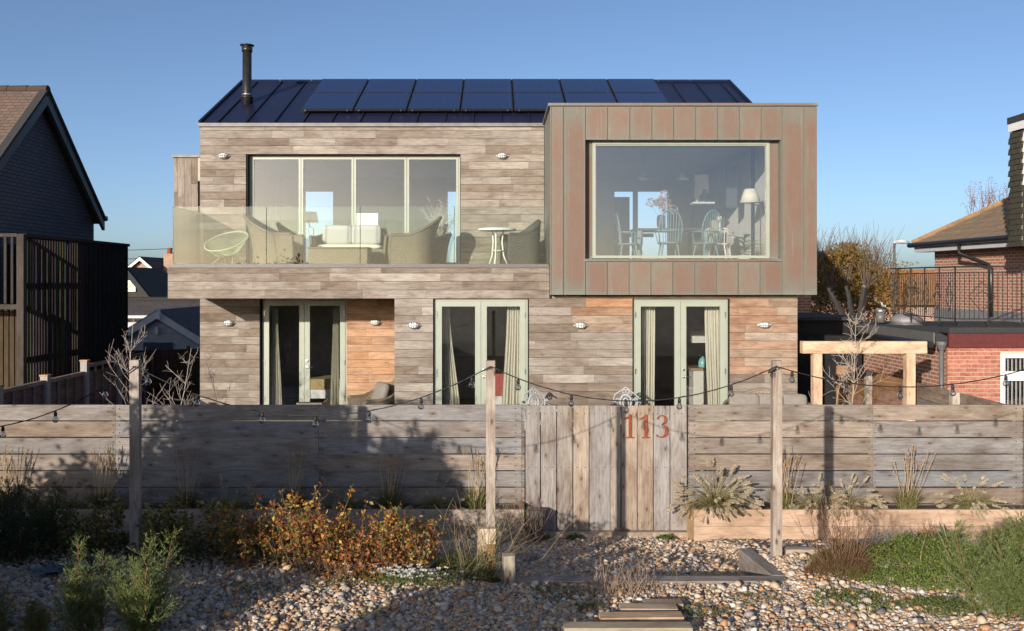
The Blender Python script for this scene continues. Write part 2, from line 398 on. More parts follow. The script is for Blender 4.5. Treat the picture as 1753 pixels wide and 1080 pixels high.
def gravel(name, pts, size, label):
    n = len(pts); me = bpy.data.meshes.new(name); me.vertices.add(n); me.vertices.foreach_set('co', pts.astype(np.float32).ravel())
    rot = np.stack([rs.normal(0, .35, n), rs.normal(0, .35, n), rs.uniform(0, 6.28, n)], 1)
    a = me.attributes.new('rot', 'FLOAT_VECTOR', 'POINT'); a.data.foreach_set('vector', rot.astype(np.float32).ravel())
    a = me.attributes.new('scl', 'FLOAT', 'POINT'); a.data.foreach_set('value', size.astype(np.float32))
    a = me.attributes.new('idx', 'INT', 'POINT'); a.data.foreach_set('value', rs.integers(0, 8, n).astype(np.int32))
    me.materials.append(M['stone']); o = link(bpy.data.objects.new(name, me))
    ng = bpy.data.node_groups.new('scatter_pebbles', 'GeometryNodeTree')
    ng.interface.new_socket('Geometry', in_out='INPUT', socket_type='NodeSocketGeometry'); ng.interface.new_socket('Geometry', in_out='OUTPUT', socket_type='NodeSocketGeometry')
    gi = ng.nodes.new('NodeGroupInput'); go = ng.nodes.new('NodeGroupOutput'); ip = ng.nodes.new('GeometryNodeInstanceOnPoints'); ci = ng.nodes.new('GeometryNodeCollectionInfo')
    ci.inputs[0].default_value = stones; ci.inputs[1].default_value = True; ci.inputs[2].default_value = True
    def attr(nm, ty): k = ng.nodes.new('GeometryNodeInputNamedAttribute'); k.data_type = ty; k.inputs[0].default_value = nm; return k.outputs[0]
    L = ng.links.new
    L(gi.outputs[0], ip.inputs['Points']); L(ci.outputs[0], ip.inputs['Instance']); ip.inputs['Pick Instance'].default_value = True
    L(attr('idx', 'INT'), ip.inputs['Instance Index']); L(attr('rot', 'FLOAT_VECTOR'), ip.inputs['Rotation']); L(attr('scl', 'FLOAT'), ip.inputs['Scale'])
    L(ip.outputs[0], go.inputs[0]); md = o.modifiers.new('scatter', 'NODES'); md.node_group = ng
    return tag(o, label, 'shingle', kind='stuff')
N = 300000
Y = rs.uniform(6.9, 13.05, N); X = rs.uniform(-1, 1, N) * (.6 * Y + .8)
keep = ~((Y > 12.52) & ((X < .42) | (X > 2.66))) & ~((X < -2.6) & (Y > 10.2) & (rs.random(N) < .6))
X, Y = X[keep], Y[keep]; size = np.clip(rs.lognormal(math.log(.0108), .48, len(X)), .006, .048)
gravel('shingle', np.stack([X, Y, ground(X, Y) + size * rs.uniform(-.1, .9, len(X))], 1), size, 'tan, grey and white flint shingle covering the front garden')

# ---------------------------------------------------------------- house
ZW, ZB, ZX = 19.09, 17.25, 17.0       # depth of the upper wall, of the balcony front and lower wall, of the copper bay front
FLOOR = .75; UP = 3.85
rb = random.Random(11)
house = thing('house', 'two storey timber clad house with solar roof and copper framed bay', 'house', (0, ZB, FLOOR))
def holed(name, m, parent, x0, x1, z0, z1, holes, y0, y1):
    """a wall with openings as one connected mesh"""
    X = sorted({x0, x1, *[h[0] for h in holes], *[h[1] for h in holes]}); Zs = sorted({z0, z1, *[h[2] for h in holes], *[h[3] for h in holes]})
    X = [x for x in X if x0 <= x <= x1]; Zs = [z for z in Zs if z0 <= z <= z1]
    nx, nz = len(X), len(Zs); mb = MB(); v = [(x, y, z) for y in (y0, y1) for z in Zs for x in X]; f = []
    solid = lambda i, j: 0 <= i < nx-1 and 0 <= j < nz-1 and not any(h[0] <= (X[i]+X[i+1])/2 <= h[1] and h[2] <= (Zs[j]+Zs[j+1])/2 <= h[3] for h in holes)
    k = lambda s, i, j: s*nx*nz + j*nx + i
    for i in range(nx-1):
        for j in range(nz-1):
            if not solid(i, j): continue
            f += [(k(0,i,j), k(0,i+1,j), k(0,i+1,j+1), k(0,i,j+1)), (k(1,i,j+1), k(1,i+1,j+1), k(1,i+1,j), k(1,i,j))]
            if not solid(i-1, j): f.append((k(0,i,j), k(0,i,j+1), k(1,i,j+1), k(1,i,j)))
            if not solid(i+1, j): f.append((k(0,i+1,j+1), k(0,i+1,j), k(1,i+1,j), k(1,i+1,j+1)))
            if not solid(i, j-1): f.append((k(0,i+1,j), k(0,i,j), k(1,i,j), k(1,i+1,j)))
            if not solid(i, j+1): f.append((k(0,i,j+1), k(0,i+1,j+1), k(1,i+1,j+1), k(1,i,j+1)))
    return mb.add(v, f).build(name, m, parent)
def tint(kind):
    r = rb.random()
    if kind == 'orange': c = rb.choice([(.46, .275, .16), (.41, .235, .135), (.49, .31, .195), (.43, .275, .18)])
    elif kind == 'warm': c = rb.choice([(.37, .25, .175), (.34, .265, .20), (.33, .215, .145), (.37, .30, .24)])
    elif r < .14: c = (.365, .33, .288)
    elif r < .55: c = (.30, .27, .234)
    elif r < .80: c = (.262, .228, .193)
    else: c = (.22, .182, .147)
    k = rb.uniform(.93, 1.07); return tuple(x*k for x in c)
def clad(parent, m, x0, x1, ylines, Z, kind='grey', lens=(50, 190), th=.022, warm=None):
    """rows of boards between photo rows ylines, on the plane Z, joints staggered"""
    for r in range(len(ylines) - 1):
        ya, yb = ylines[r], ylines[r+1]; x = x0 - rb.uniform(0, lens[0] * .8)
        while x < x1 - 1:
            nxt = x + rb.uniform(*lens)
            if x1 - nxt < 16: nxt = x1
            a, b = max(x, x0), min(nxt, x1)
            if b - a > 3:
                d = rb.uniform(0, .004); kd = kind
                if warm: kd = warm((a+b)/2, (ya+yb)/2) or kind
                piece('cladding_board', m, parent, PX(a, Z)+.0012, PX(b, Z)-.0012, Z-th-d, Z-.002, PZ(yb, Z)+.003, PZ(ya, Z)-.003, tint(kd))
            x = nxt
# --- upper wall, set back behind the balcony
XL, XR = PX(343, ZW), PX(1315, ZW); EAVE = PZ(216, ZW)
bif = (PX(424, ZW), PX(787.5, ZW), UP, PZ(264.5, ZW))
uw = holed('upper_wall', M['void'], house, XL, XR, 3.25, EAVE, [bif, (PX(943, ZX)+.19, 5.29, UP-.001, 6.318)], ZW, ZW+.25)
rows = [217.5, 223.8] + [223.8 + 12.92*k for k in range(1, 19)]
clad(uw, M['clad'], 343, 931.5, rows[:4] + [264], ZW)
rows2 = [264] + [264 + 12.92*k for k in range(1, 16)]
clad(uw, M['clad'], 343, 421.5, rows2, ZW, lens=(22, 75)); clad(uw, M['clad'], 788.5, 931.5, rows2, ZW, lens=(35, 120))
bx('eave_flashing', M['eave'], house, XL-.03, XR+.02, ZW-.07, ZW+.12, EAVE-.012, EAVE+.055)
# --- roof
RZ, RH = 22.3, 8.33
e0 = Vector((0, ZW-.05, EAVE+.06)); e1 = Vector((0, RZ, RH)); ev = e1 - e0; en = Vector((0, -ev.z, ev.y)).normalized()
mb = MB(); mb.prismx([(e0.y, e0.z), (RZ, RH), (RZ+(RZ-e0.y), e0.z), (RZ+(RZ-e0.y), e0.z-.08), (e0.y, e0.z-.08)], XL-.02, XR+.02)
roof = mb.build('roof', M['roofmetal'], house)
def on_roof(v, h=0): return e0 + ev*v + en*h
def roofbox(name, m, parent, x0, x1, v0, v1, h0, h1):
    pts = [on_roof(v0, h0), on_roof(v1, h0), on_roof(v1, h1), on_roof(v0, h1)]
    return MB().prismx([(p.y, p.z) for p in pts], x0, x1).build(name, m, parent)
x = PX(374, ZW)
roofbox('seam', M['seam'], roof, XL-.022, XL+.03, 0, 1, .001, .045); roofbox('seam', M['seam'], roof, XR-.03, XR+.022, 0, 1, .001, .045)
while x < XR - .1:
    roofbox('seam', M['seam'], roof, x-.012, x+.012, 0.004, .985, .001, .03); x += .578
roofbox('ridge_cap', M['roofmetal'], roof, XL-.03, XR+.03, .965, 1.012, .004, .035)
for k in range(14):
    xx = XL+.9+k*.75; MB().lathe([(.012, 0), (.016, .012), (.004, .02)], on_roof(.985, .036) + Vector((xx, 0, 0)), 6).build('rivet', M['galv'], roof)
for r, (v0, v1) in enumerate(((.192, .572), (.582, .952))):
    for k in range(7):
        x0 = -4.10 + k*1.122
        p = roofbox('solar_panel', M['blackmetal'], house, x0+.012, x0+1.104, v0, v1, .06, .10)
        roofbox('cell_sheet', M['solar'], p, x0+.03, x0+1.086, v0+.006, v1-.006, .1005, .104)
        for q in (x0+.1, x0+.98): roofbox('clip', M['steel'], p, q, q+.03, v0-.012, v0-.001, .07, .1)
for v in (.27, .5, .66, .88): roofbox('mounting_rail', M['alu'], house, -4.12, 3.78, v, v+.012, .03, .059)
# --- flue
fc = P(423, 178, 20.45); fl = bx('flue_flashing', M['blackmetal'], house, fc.x-.16, fc.x+.16, fc.y-.2, fc.y+.2, fc.z-.16, fc.z-.10)
zz = PZ(77, 20.45) - fc.z
MB().lathe([(.125, -.1), (.122, .12), (.135, .13), (.14, .15), (.105, .17), (.098, .2), (.098, zz-.16)], fc, 20).build('flue_pipe', M['blackmetal'], fl, True)
MB().lathe([(.098, .19), (.112, .195), (.112, .215), (.098, .22)], fc, 20).build('flue_band', M['galv'], fl, True)
MB().lathe([(.09, zz-.16), (.115, zz-.15), (.118, zz-.06), (.09, zz-.05), (.09, zz-.03), (.15, zz-.02), (.155, zz), (.02, zz+.015)], fc, 20).build('cowl', M['blackmetal'], fl, True)
# --- side wing with upright boards
zt = PZ(270, 19.6); wg = bx('side_wing', M['void'], house, PX(299, 19.6), PX(343, 19.6)-.0, 19.6, 21.5, 3.26, zt)
xs_ = [298.5, 304.5, 316, 328, 339.5]
for k in range(4):
    zc = [3.26] + sorted(rb.uniform(3.6, zt-.2) for _ in range(2)) + [zt]
    for j in range(3):
        if zc[j+1]-zc[j] > .05: piece('cladding_board', M['cladz'], wg, PX(xs_[k], 19.6)+.002, PX(xs_[k+1], 19.6)-.002, 19.575, 19.598, zc[j]+.002, zc[j+1]-.002, tint('grey'))
piece('cladding_board', M['cladz'], wg, PX(339.5, 19.6)+.002, PX(346, 19.6), 19.57, 19.598, PZ(310, 19.6), zt, (.5, .45, .39))
bx('coping', M['eave'], wg, PX(296, 19.6), PX(344, 19.6), 19.53, 21.55, zt+.002, zt+.055)
# --- balcony slab and fascia
SB = PZ(511.5, ZB)
fas = bx('balcony_slab', M['void'], house, PX(289.5, ZB)+.03, PX(941, ZB), ZB+.003, ZW-.002, SB+.01, UP-.02)
clad(fas, M['clad'], 287, 940.5, [458.5, 467.5], ZB-.006, lens=(70, 220)); clad(fas, M['clad'], 288, 940.5, [467.5, 481.5, 496.3, 511], ZB, lens=(60, 200))
for k in range(4):
    z0 = SB + .02 + k*.15; piece('cladding_board', M['fencey'], fas, PX(288, ZB)+.003, PX(288, ZB)+.025, ZB+.005, ZW-.02, z0, z0+.144, tint('grey'))
bx('edge_trim', M['alu'], fas, PX(286.5, ZB), PX(940, ZB), ZB-.05, ZB+.12, PZ(458.2, ZB), PZ(455, ZB))
bx('deck', M['paving'], fas, PX(290, ZB), PX(940, ZB), ZB+.125, ZW-.001, UP-.018, UP)
bal = bx('balustrade', M['alu'], house, PX(295, ZB), PX(939, ZB), ZB+.02, ZB+.07, PZ(455, ZB)+.001, PZ(455, ZB)+.035)
gt, gb = PZ(353, ZB), PZ(455, ZB)+.036
for a, b in ((295, 455), (455, 616), (616, 777.5), (777.5, 938.5)):
    bx('glass_panel', M['balglass'], bal, PX(a, ZB)+.006, PX(b, ZB)-.006, ZB+.037, ZB+.053, gb, gt)
bx('glass_panel', M['balglass'], bal, PX(295, ZB)-.012, PX(295, ZB)+.004, ZB+.06, ZW-.03, gb, gt)
for a in (455, 616, 777.5): bx('joint_seal', M['sagedark'], bal, PX(a, ZB)-.004, PX(a, ZB)+.004, ZB+.038, ZB+.052, gb, gt)
# --- ground floor, recess under the balcony on the left, flush wall on the right
HEAD = PZ(511, ZB)
d1 = (PX(446, ZW), PX(593.5, ZW), FLOOR, PZ(511, ZW)); 
rw = holed('recess_wall', M['void'], house, XL, PX(690, ZW), FLOOR-.75, SB+.01, [(d1[0], d1[1], d1[2], SB+.02)], ZW, ZW+.2)
grow = lambda Z: [511 + (k * .1555) * F / Z for k in range(0, 16)]
clad(rw, M['clad'], 343, 445, grow(ZW), ZW, lens=(30, 90)); clad(rw, M['clad'], 593.5, 690, grow(ZW), ZW, 'orange', lens=(40, 110))
GR = PX(1364, ZB)
d2 = (PX(742, ZB), PX(904.5, ZB), FLOOR, HEAD); d3 = (PX(1083.5, ZB), PX(1248, ZB), FLOOR, HEAD)
gw = holed('lower_wall', M['void'], house, PX(676, ZB), GR, FLOOR-.75, PZ(503, ZB), [d2, d3], ZB, ZB+.25)
warm = lambda x, y: 'orange' if (x > 985 and y < 526 and x < 1090) or (1060 < x < 1090 and y < 542) else ('warm' if x > 960 and y < 575 or x > 1240 and y < 640 else None)
for a, b in ((675.5, 741.5), (905.5, 1082.5), (1248.8, 1364.5)): clad(gw, M['clad'], a, b, grow(ZB), ZB, lens=(40, 130), warm=warm)
clad(gw, M['clad'], 945, 1364.5, [506, 511], ZB, 'warm', lens=(60, 140))
bx('return_wall', M['void'], house, PX(676, ZB), PX(676, ZB)+.2, ZB+.252, ZW+.19, FLOOR-.75, SB+.008)
bx('flank_wall', M['dark'], house, GR-.2, GR, ZB+.252, RZ+3.0, FLOOR-.75, 3.25)
bx('upper_flank', M['void'], house, XR-.2, XR-.002, ZW+.252, RZ+3.0, 3.26, EAVE-.02); bx('upper_flank', M['void'], house, XL+.002, XL+.2, ZW+.252, RZ+3.0, 0, EAVE-.02)

def leaf_frame(name, m, parent, x0, x1, z0, z1, y0, y1, st, top, bot):
    return holed(name, m, parent, x0, x1, z0, z1, [(x0+st, x1-st, z0+bot, z1-top)], y0, y1)
# --- bifold screen upstairs
yb0 = ZW+.13
bf = holed('bifold_screen', M['sage'], house, bif[0]+.005, bif[1]-.005, UP, bif[3]-.005, [(bif[0]+.035, bif[1]-.035, UP+.03, bif[3]-.035)], yb0, yb0+.09)
gx0 = [(430.5, 509.5), (520.7, 600), (611, 690.5), (702, 781.5)]
mids = [bif[0]+.036] + [PX((gx0[i][1]+gx0[i+1][0])/2, yb0) for i in range(3)] + [bif[1]-.036]
for k in range(4):
    st = .045; lf = leaf_frame('door_leaf', M['sage'], bf, mids[k]+.004, mids[k+1]-.004, UP+.031, bif[3]-.037, yb0+.01, yb0+.07, st, .045, .07)
    bx('pane', M['bifglass'], bf, mids[k]+st+.005, mids[k+1]-st-.005, yb0+.03, yb0+.045, UP+.102, bif[3]-.083)
# --- french doors
def french(x0, x1, z1, y, name_lab, handle_side):
    d = holed('french_door', M['sage'], house, x0+.01, x1-.01, FLOOR, z1-.008, [(x0+.045, x1-.045, FLOOR+.04, z1-.045)], y, y+.1)
    d['label'] = name_lab; xm = (x0+x1)/2
    for s, (a, b) in enumerate(((x0+.047, xm-.003), (xm+.003, x1-.047))):
        lf = leaf_frame('door_leaf', M['sage'], d, a, b, FLOOR+.042, z1-.047, y-.012, y+.055, .105, .10, .22)
        bx('pane', M['lowglass'], d, a+.106, b-.106, y+.015, y+.03, FLOOR+.263, z1-.148)
        hx = a+.012 if s == 0 else b-.012
        for hz in (FLOOR+.35, FLOOR+1.1, z1-.35): MB().tube([(hx, y-.02, hz), (hx, y-.02, hz+.1)], .011, 6).build('hinge', M['steel'], d)
    hx = xm+.055; hz = FLOOR+1.05
    MB().lathe([(.028, 0), (.028, .012), (.01, .014)], (0, 0, 0), 12).build('handle_rose', M['steel'], d).matrix_basis = Matrix.Translation((hx, y-.013, hz)) @ Matrix.Rotation(R(90), 4, 'X')
    MB().lathe([(.026, 0), (.026, .012), (.01, .014)], (0, 0, 0), 12).build('lock_plate', M['steel'], d).matrix_basis = Matrix.Translation((hx, y-.013, hz+.13)) @ Matrix.Rotation(R(90), 4, 'X')
    MB().tube([(hx, y-.02, hz), (hx, y-.06, hz), (hx+.03, y-.065, hz), (hx+.13, y-.062, hz)], .011, 8).build('lever', M['steel'], d, True)
    return d
french(*d1[:2], PZ(511, ZW), ZW+.10, 'glazed double door in the recess under the balcony', 1)
french(*d2[:2], d2[3], ZB+.06, 'glazed double door in the middle of the lower wall', 1)
french(*d3[:2], d3[3], ZB+.06, 'glazed double door under the copper bay', 1)
# --- copper bay
cx = lambda x: PX(x, ZX); cz = lambda y: PZ(y, ZX)
BL, BR, BT, BBt = cx(943), cx(1397), cz(181.5), cz(504.5)
op = (cx(1001.5), cx(1337), cz(446.5), cz(239))
bay = holed('copper_bay', M['void'], house, BL+.01, BR-.01, BBt+.012, BT-.02, [(op[0], op[1], op[2]-.01, op[3]+.01)], ZX+.02, ZX+.3)
bx('bay_floor', M['void'], bay, BL+.01, BR-.01, ZX+.302, ZW-.01, BBt+.012, UP-.03); bx('bay_roof', M['roofmetal'], bay, BL+.01, BR-.01, ZX+.302, ZW+.3, BT-.12, BT-.022)
bx('bay_side', M['inwall'], bay, BR-.16, BR-.01, ZX+.302, ZW-.01, UP-.028, BT-.121)
bx('bay_side', M['inwall'], bay, BL+.02, BL+.16, ZX+.302, ZW-.02, UP-.028, BT-.121)
def cp(a, b, z0, z1, name='copper_panel', y0=ZX, y1=ZX+.018):
    piece(name, M['copper'], bay, a+.004, b-.004, y0, y1, z0, z1)
sx = [943, 963.3, 1001, 1039, 1077, 1114.7, 1152, 1189.5, 1227, 1264.7, 1302, 1337.5, 1374.7, 1397]
for a, b in zip(sx, sx[1:]):
    if b <= 1001.5 or a >= 1337: cp(cx(a), cx(b), BBt, BT)
    else: cp(cx(a), cx(b), op[3], BT)
for k in range(9): a = 1001 + k*37.4; cp(cx(a), cx(a+37.4), BBt, cz(447.5))
for a in sx[1:-1]:
    full = a <= 1001 or a >= 1337
    piece('standing_seam', M['copper'], bay, cx(a)-.006, cx(a)+.006, ZX-.022, ZX-.0005, BBt+.001 if full else op[3]+.001, BT-.001)
for k in range(1, 9): a = 1001+k*37.4; piece('standing_seam', M['copper'], bay, cx(a)-.006, cx(a)+.006, ZX-.022, ZX-.0005, BBt+.001, cz(447.6))
piece('coping', M['copper'], bay, BL-.05, BR+.03, ZX-.04, ZX+.3, BT+.002, BT+.05)
piece('coping', M['copper'], bay, BL-.05, BL+.2, ZX+.302, ZW+.1, BT+.002, BT+.05)
piece('corner_trim', M['copper'], bay, BL-.012, BL+.006, ZX-.012, ZX+.018, BBt-.001, BT)
piece('corner_trim', M['copper'], bay, BR-.006, BR+.012, ZX-.012, ZX+.018, BBt-.001, BT)
piece('bottom_drip', M['blackmetal'], bay, BL, BR, ZX+.02, ZB-.03, BBt-.002, BBt+.01)
for k in range(5):       # left flank of the bay
    y0 = ZX+.02+k*.42; piece('copper_panel', M['copper'], bay, BL-.006, BL+.009, y0, min(y0+.412, ZW-.03), BBt if y0 < ZB-.1 else UP-.1, BT)
for k in range(5):
    y0 = ZX+.02+k*.42; piece('copper_panel', M['copper'], bay, BR-.009, BR+.006, y0, min(y0+.412, ZW-.03), BBt, BT)
rd = .17
piece('sill', M['copper'], bay, op[0]-.004, op[1]+.004, ZX-.03, ZX+rd, cz(447.3), cz(443))
for a, b in ((op[0], cx(1015.5)), (cx(1321), op[1])): piece('reveal_panel', M['copper'], bay, a-.002, b, ZX+rd, ZX+rd+.02, cz(443)+.002, op[3]+.02)
piece('reveal_cheek', M['copper'], bay, op[1]-.002, op[1]+.006, ZX+.019, ZX+rd, cz(443)+.002, op[3]); piece('reveal_cheek', M['copper'], bay, op[0]-.006, op[0]+.002, ZX+.019, ZX+rd, cz(443)+.002, op[3])
piece('reveal_head', M['copper'], bay, op[0], op[1], ZX+.019, ZX+rd, op[3]-.001, op[3]+.008)
ZG = ZX + rd; wa, wb, wc, wd = PX(1014, ZG), PX(1317, ZG), PZ(442, ZG), PZ(242.5, ZG)
pw = leaf_frame('picture_window', M['sage'], house, wa, wb, wc, wd, ZG-.02, ZG+.07, .06, .055, .05)
bx('pane', M['glass'], pw, wa+.061, wb-.061, ZG+.02, ZG+.035, wc+.051, wd-.056)
bx('bead', M['sage'], pw, wa+.0605, wb-.0605, ZG+.005, ZG+.019, wd-.075, wd-.0555)
# --- interior shell
BY = RZ + 2.9
bx('upper_floor', M['infloor'], house, XL+.2, XR-.21, ZW+.252, BY, 3.5, UP-.002)
bx('bay_floor_finish', M['infloor'], house, BL+.17, BR-.17, ZX+.31, ZW+.25, UP-.027, UP-.002)
bx('upper_ceiling', M['cream'], house, XL+.2, XR-.21, ZW+.252, BY, 6.32, 6.4)
bx('bay_ceiling', M['cream'], house, BL+.17, BR-.17, ZX+.31, ZW+.25, 6.32, 6.38)
WB = lambda x0, x1, y0, y1: (PX(x0, BY), PX(x1, BY), PZ(y1, BY), PZ(y0, BY))
holed('rear_wall', M['inwall'], house, XL+.2, XR-.2, UP-.002, 6.32, [(PX(521, BY)-.0, PX(570, BY), UP+.01, PZ(327, BY)), (PX(766, BY), PX(800, BY), UP+.01, PZ(327, BY)), (PX(1052, BY), PX(1085, BY), UP+.01, PZ(327, BY)), (PX(1092, BY), PX(1144, BY), UP+.01, PZ(327, BY))], BY, BY+.2)
bx('partition', M['inwall'], house, .95, 1.08, ZW+.9, BY-.002, UP-.001, 6.319)
bx('partition', M['dark'], house, -.55, -.45, ZW+2.4, BY-.002, UP-.001, 6.319)
for q in (PX(1062, BY),): bx('window_bar', M['dark'], house, q-.4, q+.9, BY+.02, BY+.08, UP+.9, UP+1.0)
bx('window_bar', M['dark'], house, PX(1050, BY), PX(1078, BY), BY+.02, BY+.08, UP+.005, PZ(337, BY))
bx('right_lining', M['cream'], house, 5.30, 5.33, ZX+.31, BY-.003, UP-.001, 6.318)
bx('left_lining', M['cream'], house, BL+.162, BL+.172, ZX+.31, ZW+.88, UP-.001, 6.318)
# ground floor rooms
gf = [(-4.9, -2.3, ZW+.32), (-1.25, .75, ZB+.3), (2.3, 4.6, ZB+.3)]
bx('lower_floor', M['infloor'], house, XL+.2, GR-.2, ZB+.3, BY, FLOOR-.1, FLOOR)
bx('lower_rear_wall', plain('lower_room_plaster', (.5, .48, .46), .9), house, XL+.2, GR-.2, 22.4, 22.5, FLOOR, 3.2)  # one even plaster tone, close to the other interior walls
bx('lower_ceiling', M['inwall'], house, PX(676, ZB)+.2, GR-.2, ZB+.252, 22.4, 3.2, 3.25); bx('lower_ceiling', M['inwall'], house, XL+.2, PX(676, ZB)+.2, ZW+.21, 22.4, 3.2, 3.25)
bx('partition', M['inwall'], house, PX(676, ZB)+.201, PX(676, ZB)+.3, ZB+.3, 22.38, FLOOR, 3.19); bx('partition', M['inwall'], house, 1.4, 1.5, ZB+.3, 22.38, FLOOR, 3.19)
# patio behind the fence
tag(bx('patio', M['paving'], None, -7.4, 7.3, 13.35, ZW-.03, -.2, FLOOR-.004), kind='structure')
# ---------------------------------------------------------------- fence, gate, planters
ZF = 13.09
def ftint(lo=.85, hi=1.12, c=(.258, .236, .217)):
    k = rb.uniform(lo, hi); w = rb.uniform(-.03, .03); return (c[0]*k + w, c[1]*k, c[2]*k - w)
def fence_run(label, x0, x1, joints, posts):
    t = thing('timber_fence', label, 'fence', P((x0+x1)/2, 918, ZF))
    ed = [x0] + [j for j in joints if x0 < j < x1] + [x1]
    for r in range(8):
        y0 = 692.3 + r*28.35
        for a, b in zip(ed, ed[1:]):
            piece('fence_board', M['fence'], t, PX(a, ZF)+.002, PX(b, ZF)-.002, ZF-rb.uniform(.03, .036), ZF, PZ(y0+26.7-rb.uniform(0, .6), ZF), PZ(y0+rb.uniform(0, .4), ZF), ftint())
    for q in posts: piece('fence_post', M['fencez'], t, PX(q, ZF)-.05, PX(q, ZF)+.05, ZF+.002, ZF+.1, -.2, PZ(694, ZF), ftint())
    mb = MB()
    for q in posts:
        for r in range(8):
            for dy in (7, 20):
                for dx in (-5, 5): mb.lathe([(.009, 0), (.007, .003)], (0, 0, 0), 6)
                n = len(mb.v)
                for k, dx in enumerate((-5.5, 5.5)):
                    c = P(q+dx, 692.3+r*28.35+dy, ZF-.037)
                    for i in range(12):
                        vi = n-24+k*12+i; v = mb.v[vi]; mb.v[vi] = (c.x+v[0], c.y-v[2], c.z+v[1])
    tag(mb.build('screw_head', M['iron'], t), kind='stuff')
    return t
fence_run('weathered grey horizontal board fence left of the gate, partly shaded', -160, 898, (-148, 199, 546, 893), (-148, 199, 546, 888))
fence_run('weathered grey horizontal board fence right of the gate in full sun', 1177.5, 1850, (1493, 1840), (1184, 1493, 1745))
gate = thing('gate', 'pale weathered upright board gate carrying the rusty number 113', 'gate', P(1036, 916, ZF))
gb_ = [(899.7, 924), (926, 952), (953.8, 979.6), (981.4, 1007.4), (1008.8, 1043.6), (1044.4, 1061.5), (1063.5, 1089.6), (1091, 1117), (1118.6, 1145.4), (1147, 1174.6)]
for i, (a, b) in enumerate(gb_):
    piece('gate_board', M['fencez'], gate, PX(a, ZF), PX(b, ZF), ZF-.03-rb.uniform(0, .004), ZF-.004, PZ(906.5, ZF), PZ(694+rb.uniform(-.6, .6), ZF), ftint(.95, 1.15, (.325, .285, .248)))
for y0 in (712, 800, 892):
    for a, b in ((899.7, 1061.5), (1063.5, 1174.6)): piece('gate_rail', M['fence'], gate, PX(a, ZF), PX(b, ZF), ZF-.003, ZF+.04, PZ(y0+7, ZF), PZ(y0-6, ZF), ftint())
for i, (a, b) in enumerate(gb_):
    for y0 in (708, 800, 895):
        for q in ((a*.75+b*.25), (a*.25+b*.75)):
            c = P(q, y0, ZF-.036); piece('screw', M['iron'], gate, c.x-.006, c.x+.006, c.y, c.y+.006, c.z-.006, c.z+.006)
def digit(pts, x, y, h):
    """outline in units of the digit's height"""
    c = P(x, y, ZF-.05); s = h*ZF/F
    return MB().prism([(c.x + a*s, c.z + b*s) for a, b in pts], ZF-.052, ZF-.036).build('digit', M['rust'], gate)
one = [(.06, 0), (.06, .035), (.17, .055), (.17, .80), (.13, .835), (.0, .80), (-.01, .83), (.24, 1.0), (.30, 1.0), (.30, .055), (.41, .035), (.41, 0)]
digit(one, 1069.5, 750, 40); digit(one, 1096.5, 750, 40)
def three():
    # stroke with varying weight along two bowls
    cen = [(.06, .80, .045), (.10, .89, .03), (.20, .965, .022), (.33, .95, .05), (.41, .86, .08), (.42, .74, .085), (.36, .63, .06), (.25, .565, .026), (.34, .535, .04), (.44, .45, .085), (.48, .32, .105), (.44, .17, .095), (.33, .06, .05), (.20, .03, .022), (.08, .07, .035), (.03, .13, .06)]
    L, Rr = [], []
    for i, (x, z, w) in enumerate(cen):
        a = cen[max(0, i-1)]; b = cen[min(len(cen)-1, i+1)]; d = Vector((b[0]-a[0], b[1]-a[1])).normalized(); n = Vector((-d.y, d.x))
        if i == 7: n = Vector((0, 1))
        L.append((x+n.x*w*.75, z+n.y*w*.75)); Rr.append((x-n.x*w*.75, z-n.y*w*.75))
    c = P(1123, 750, ZF-.05); s = 40*ZF/F; mb = MB(); n = len(cen); V = []
    for y in (ZF-.052, ZF-.036):
        V += [(c.x+a*s, y, c.z+b*s) for a, b in L] + [(c.x+a*s, y, c.z+b*s) for a, b in Rr]
    f = []
    for i in range(n-1):
        f += [(i, i+1, n+i+1, n+i), (2*n+i, 3*n+i, 3*n+i+1, 2*n+i+1), (i, 2*n+i, 2*n+i+1, i+1), (n+i, n+i+1, 3*n+i+1, 3*n+i)]
    f += [(0, n, 3*n, 2*n), (n-1, 3*n-1, 4*n-1, 2*n-1)]
    return mb.add(V, f).build('digit', M['rust'], gate)
three()
th = piece('threshold_board', M['timbernew'], None, PX(893, ZF)+.02, PX(1184, ZF), ZF-.12, ZF-.004, -.12, PZ(907.5, ZF), (.42, .34, .27)); tag(th, 'pale timber threshold board lying under the gate', 'board')
ZP_ = 12.58
def planter(label, x0, x1, c):
    t = thing('planter', label, 'planter', P((x0+x1)/2, 930, ZP_))
    zt = PZ(871, ZP_)
    for r, (za, zb) in enumerate(((zt-.22, zt), (-.12, zt-.225))): piece('sleeper', M['timbernew'], t, PX(x0, ZP_), PX(x1, ZP_), ZP_-.05, ZP_, za, zb, tuple(v*(1 if r == 0 else .93) for v in c))
    for q in (x0, x1): piece('end_sleeper', M['timbernewy'], t, PX(q, ZP_)+(.003 if q == x0 else -.053), PX(q, ZP_)+(.053 if q == x0 else -.003), ZP_+.001, ZF-.045, -.1, zt-.004, (.46, .30, .18))
    bx('soil', M['soil'], t, PX(x0, ZP_)+.06, PX(x1, ZP_)-.06, ZP_+.001, ZF-.05, -.1, zt-.06)
    return t
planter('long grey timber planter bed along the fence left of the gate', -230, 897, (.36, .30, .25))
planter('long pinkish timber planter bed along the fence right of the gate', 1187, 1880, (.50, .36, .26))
bk = thing('plant_pot', 'dark square pot between the planter and the gate', 'pot', P(912, 905, 12.75))
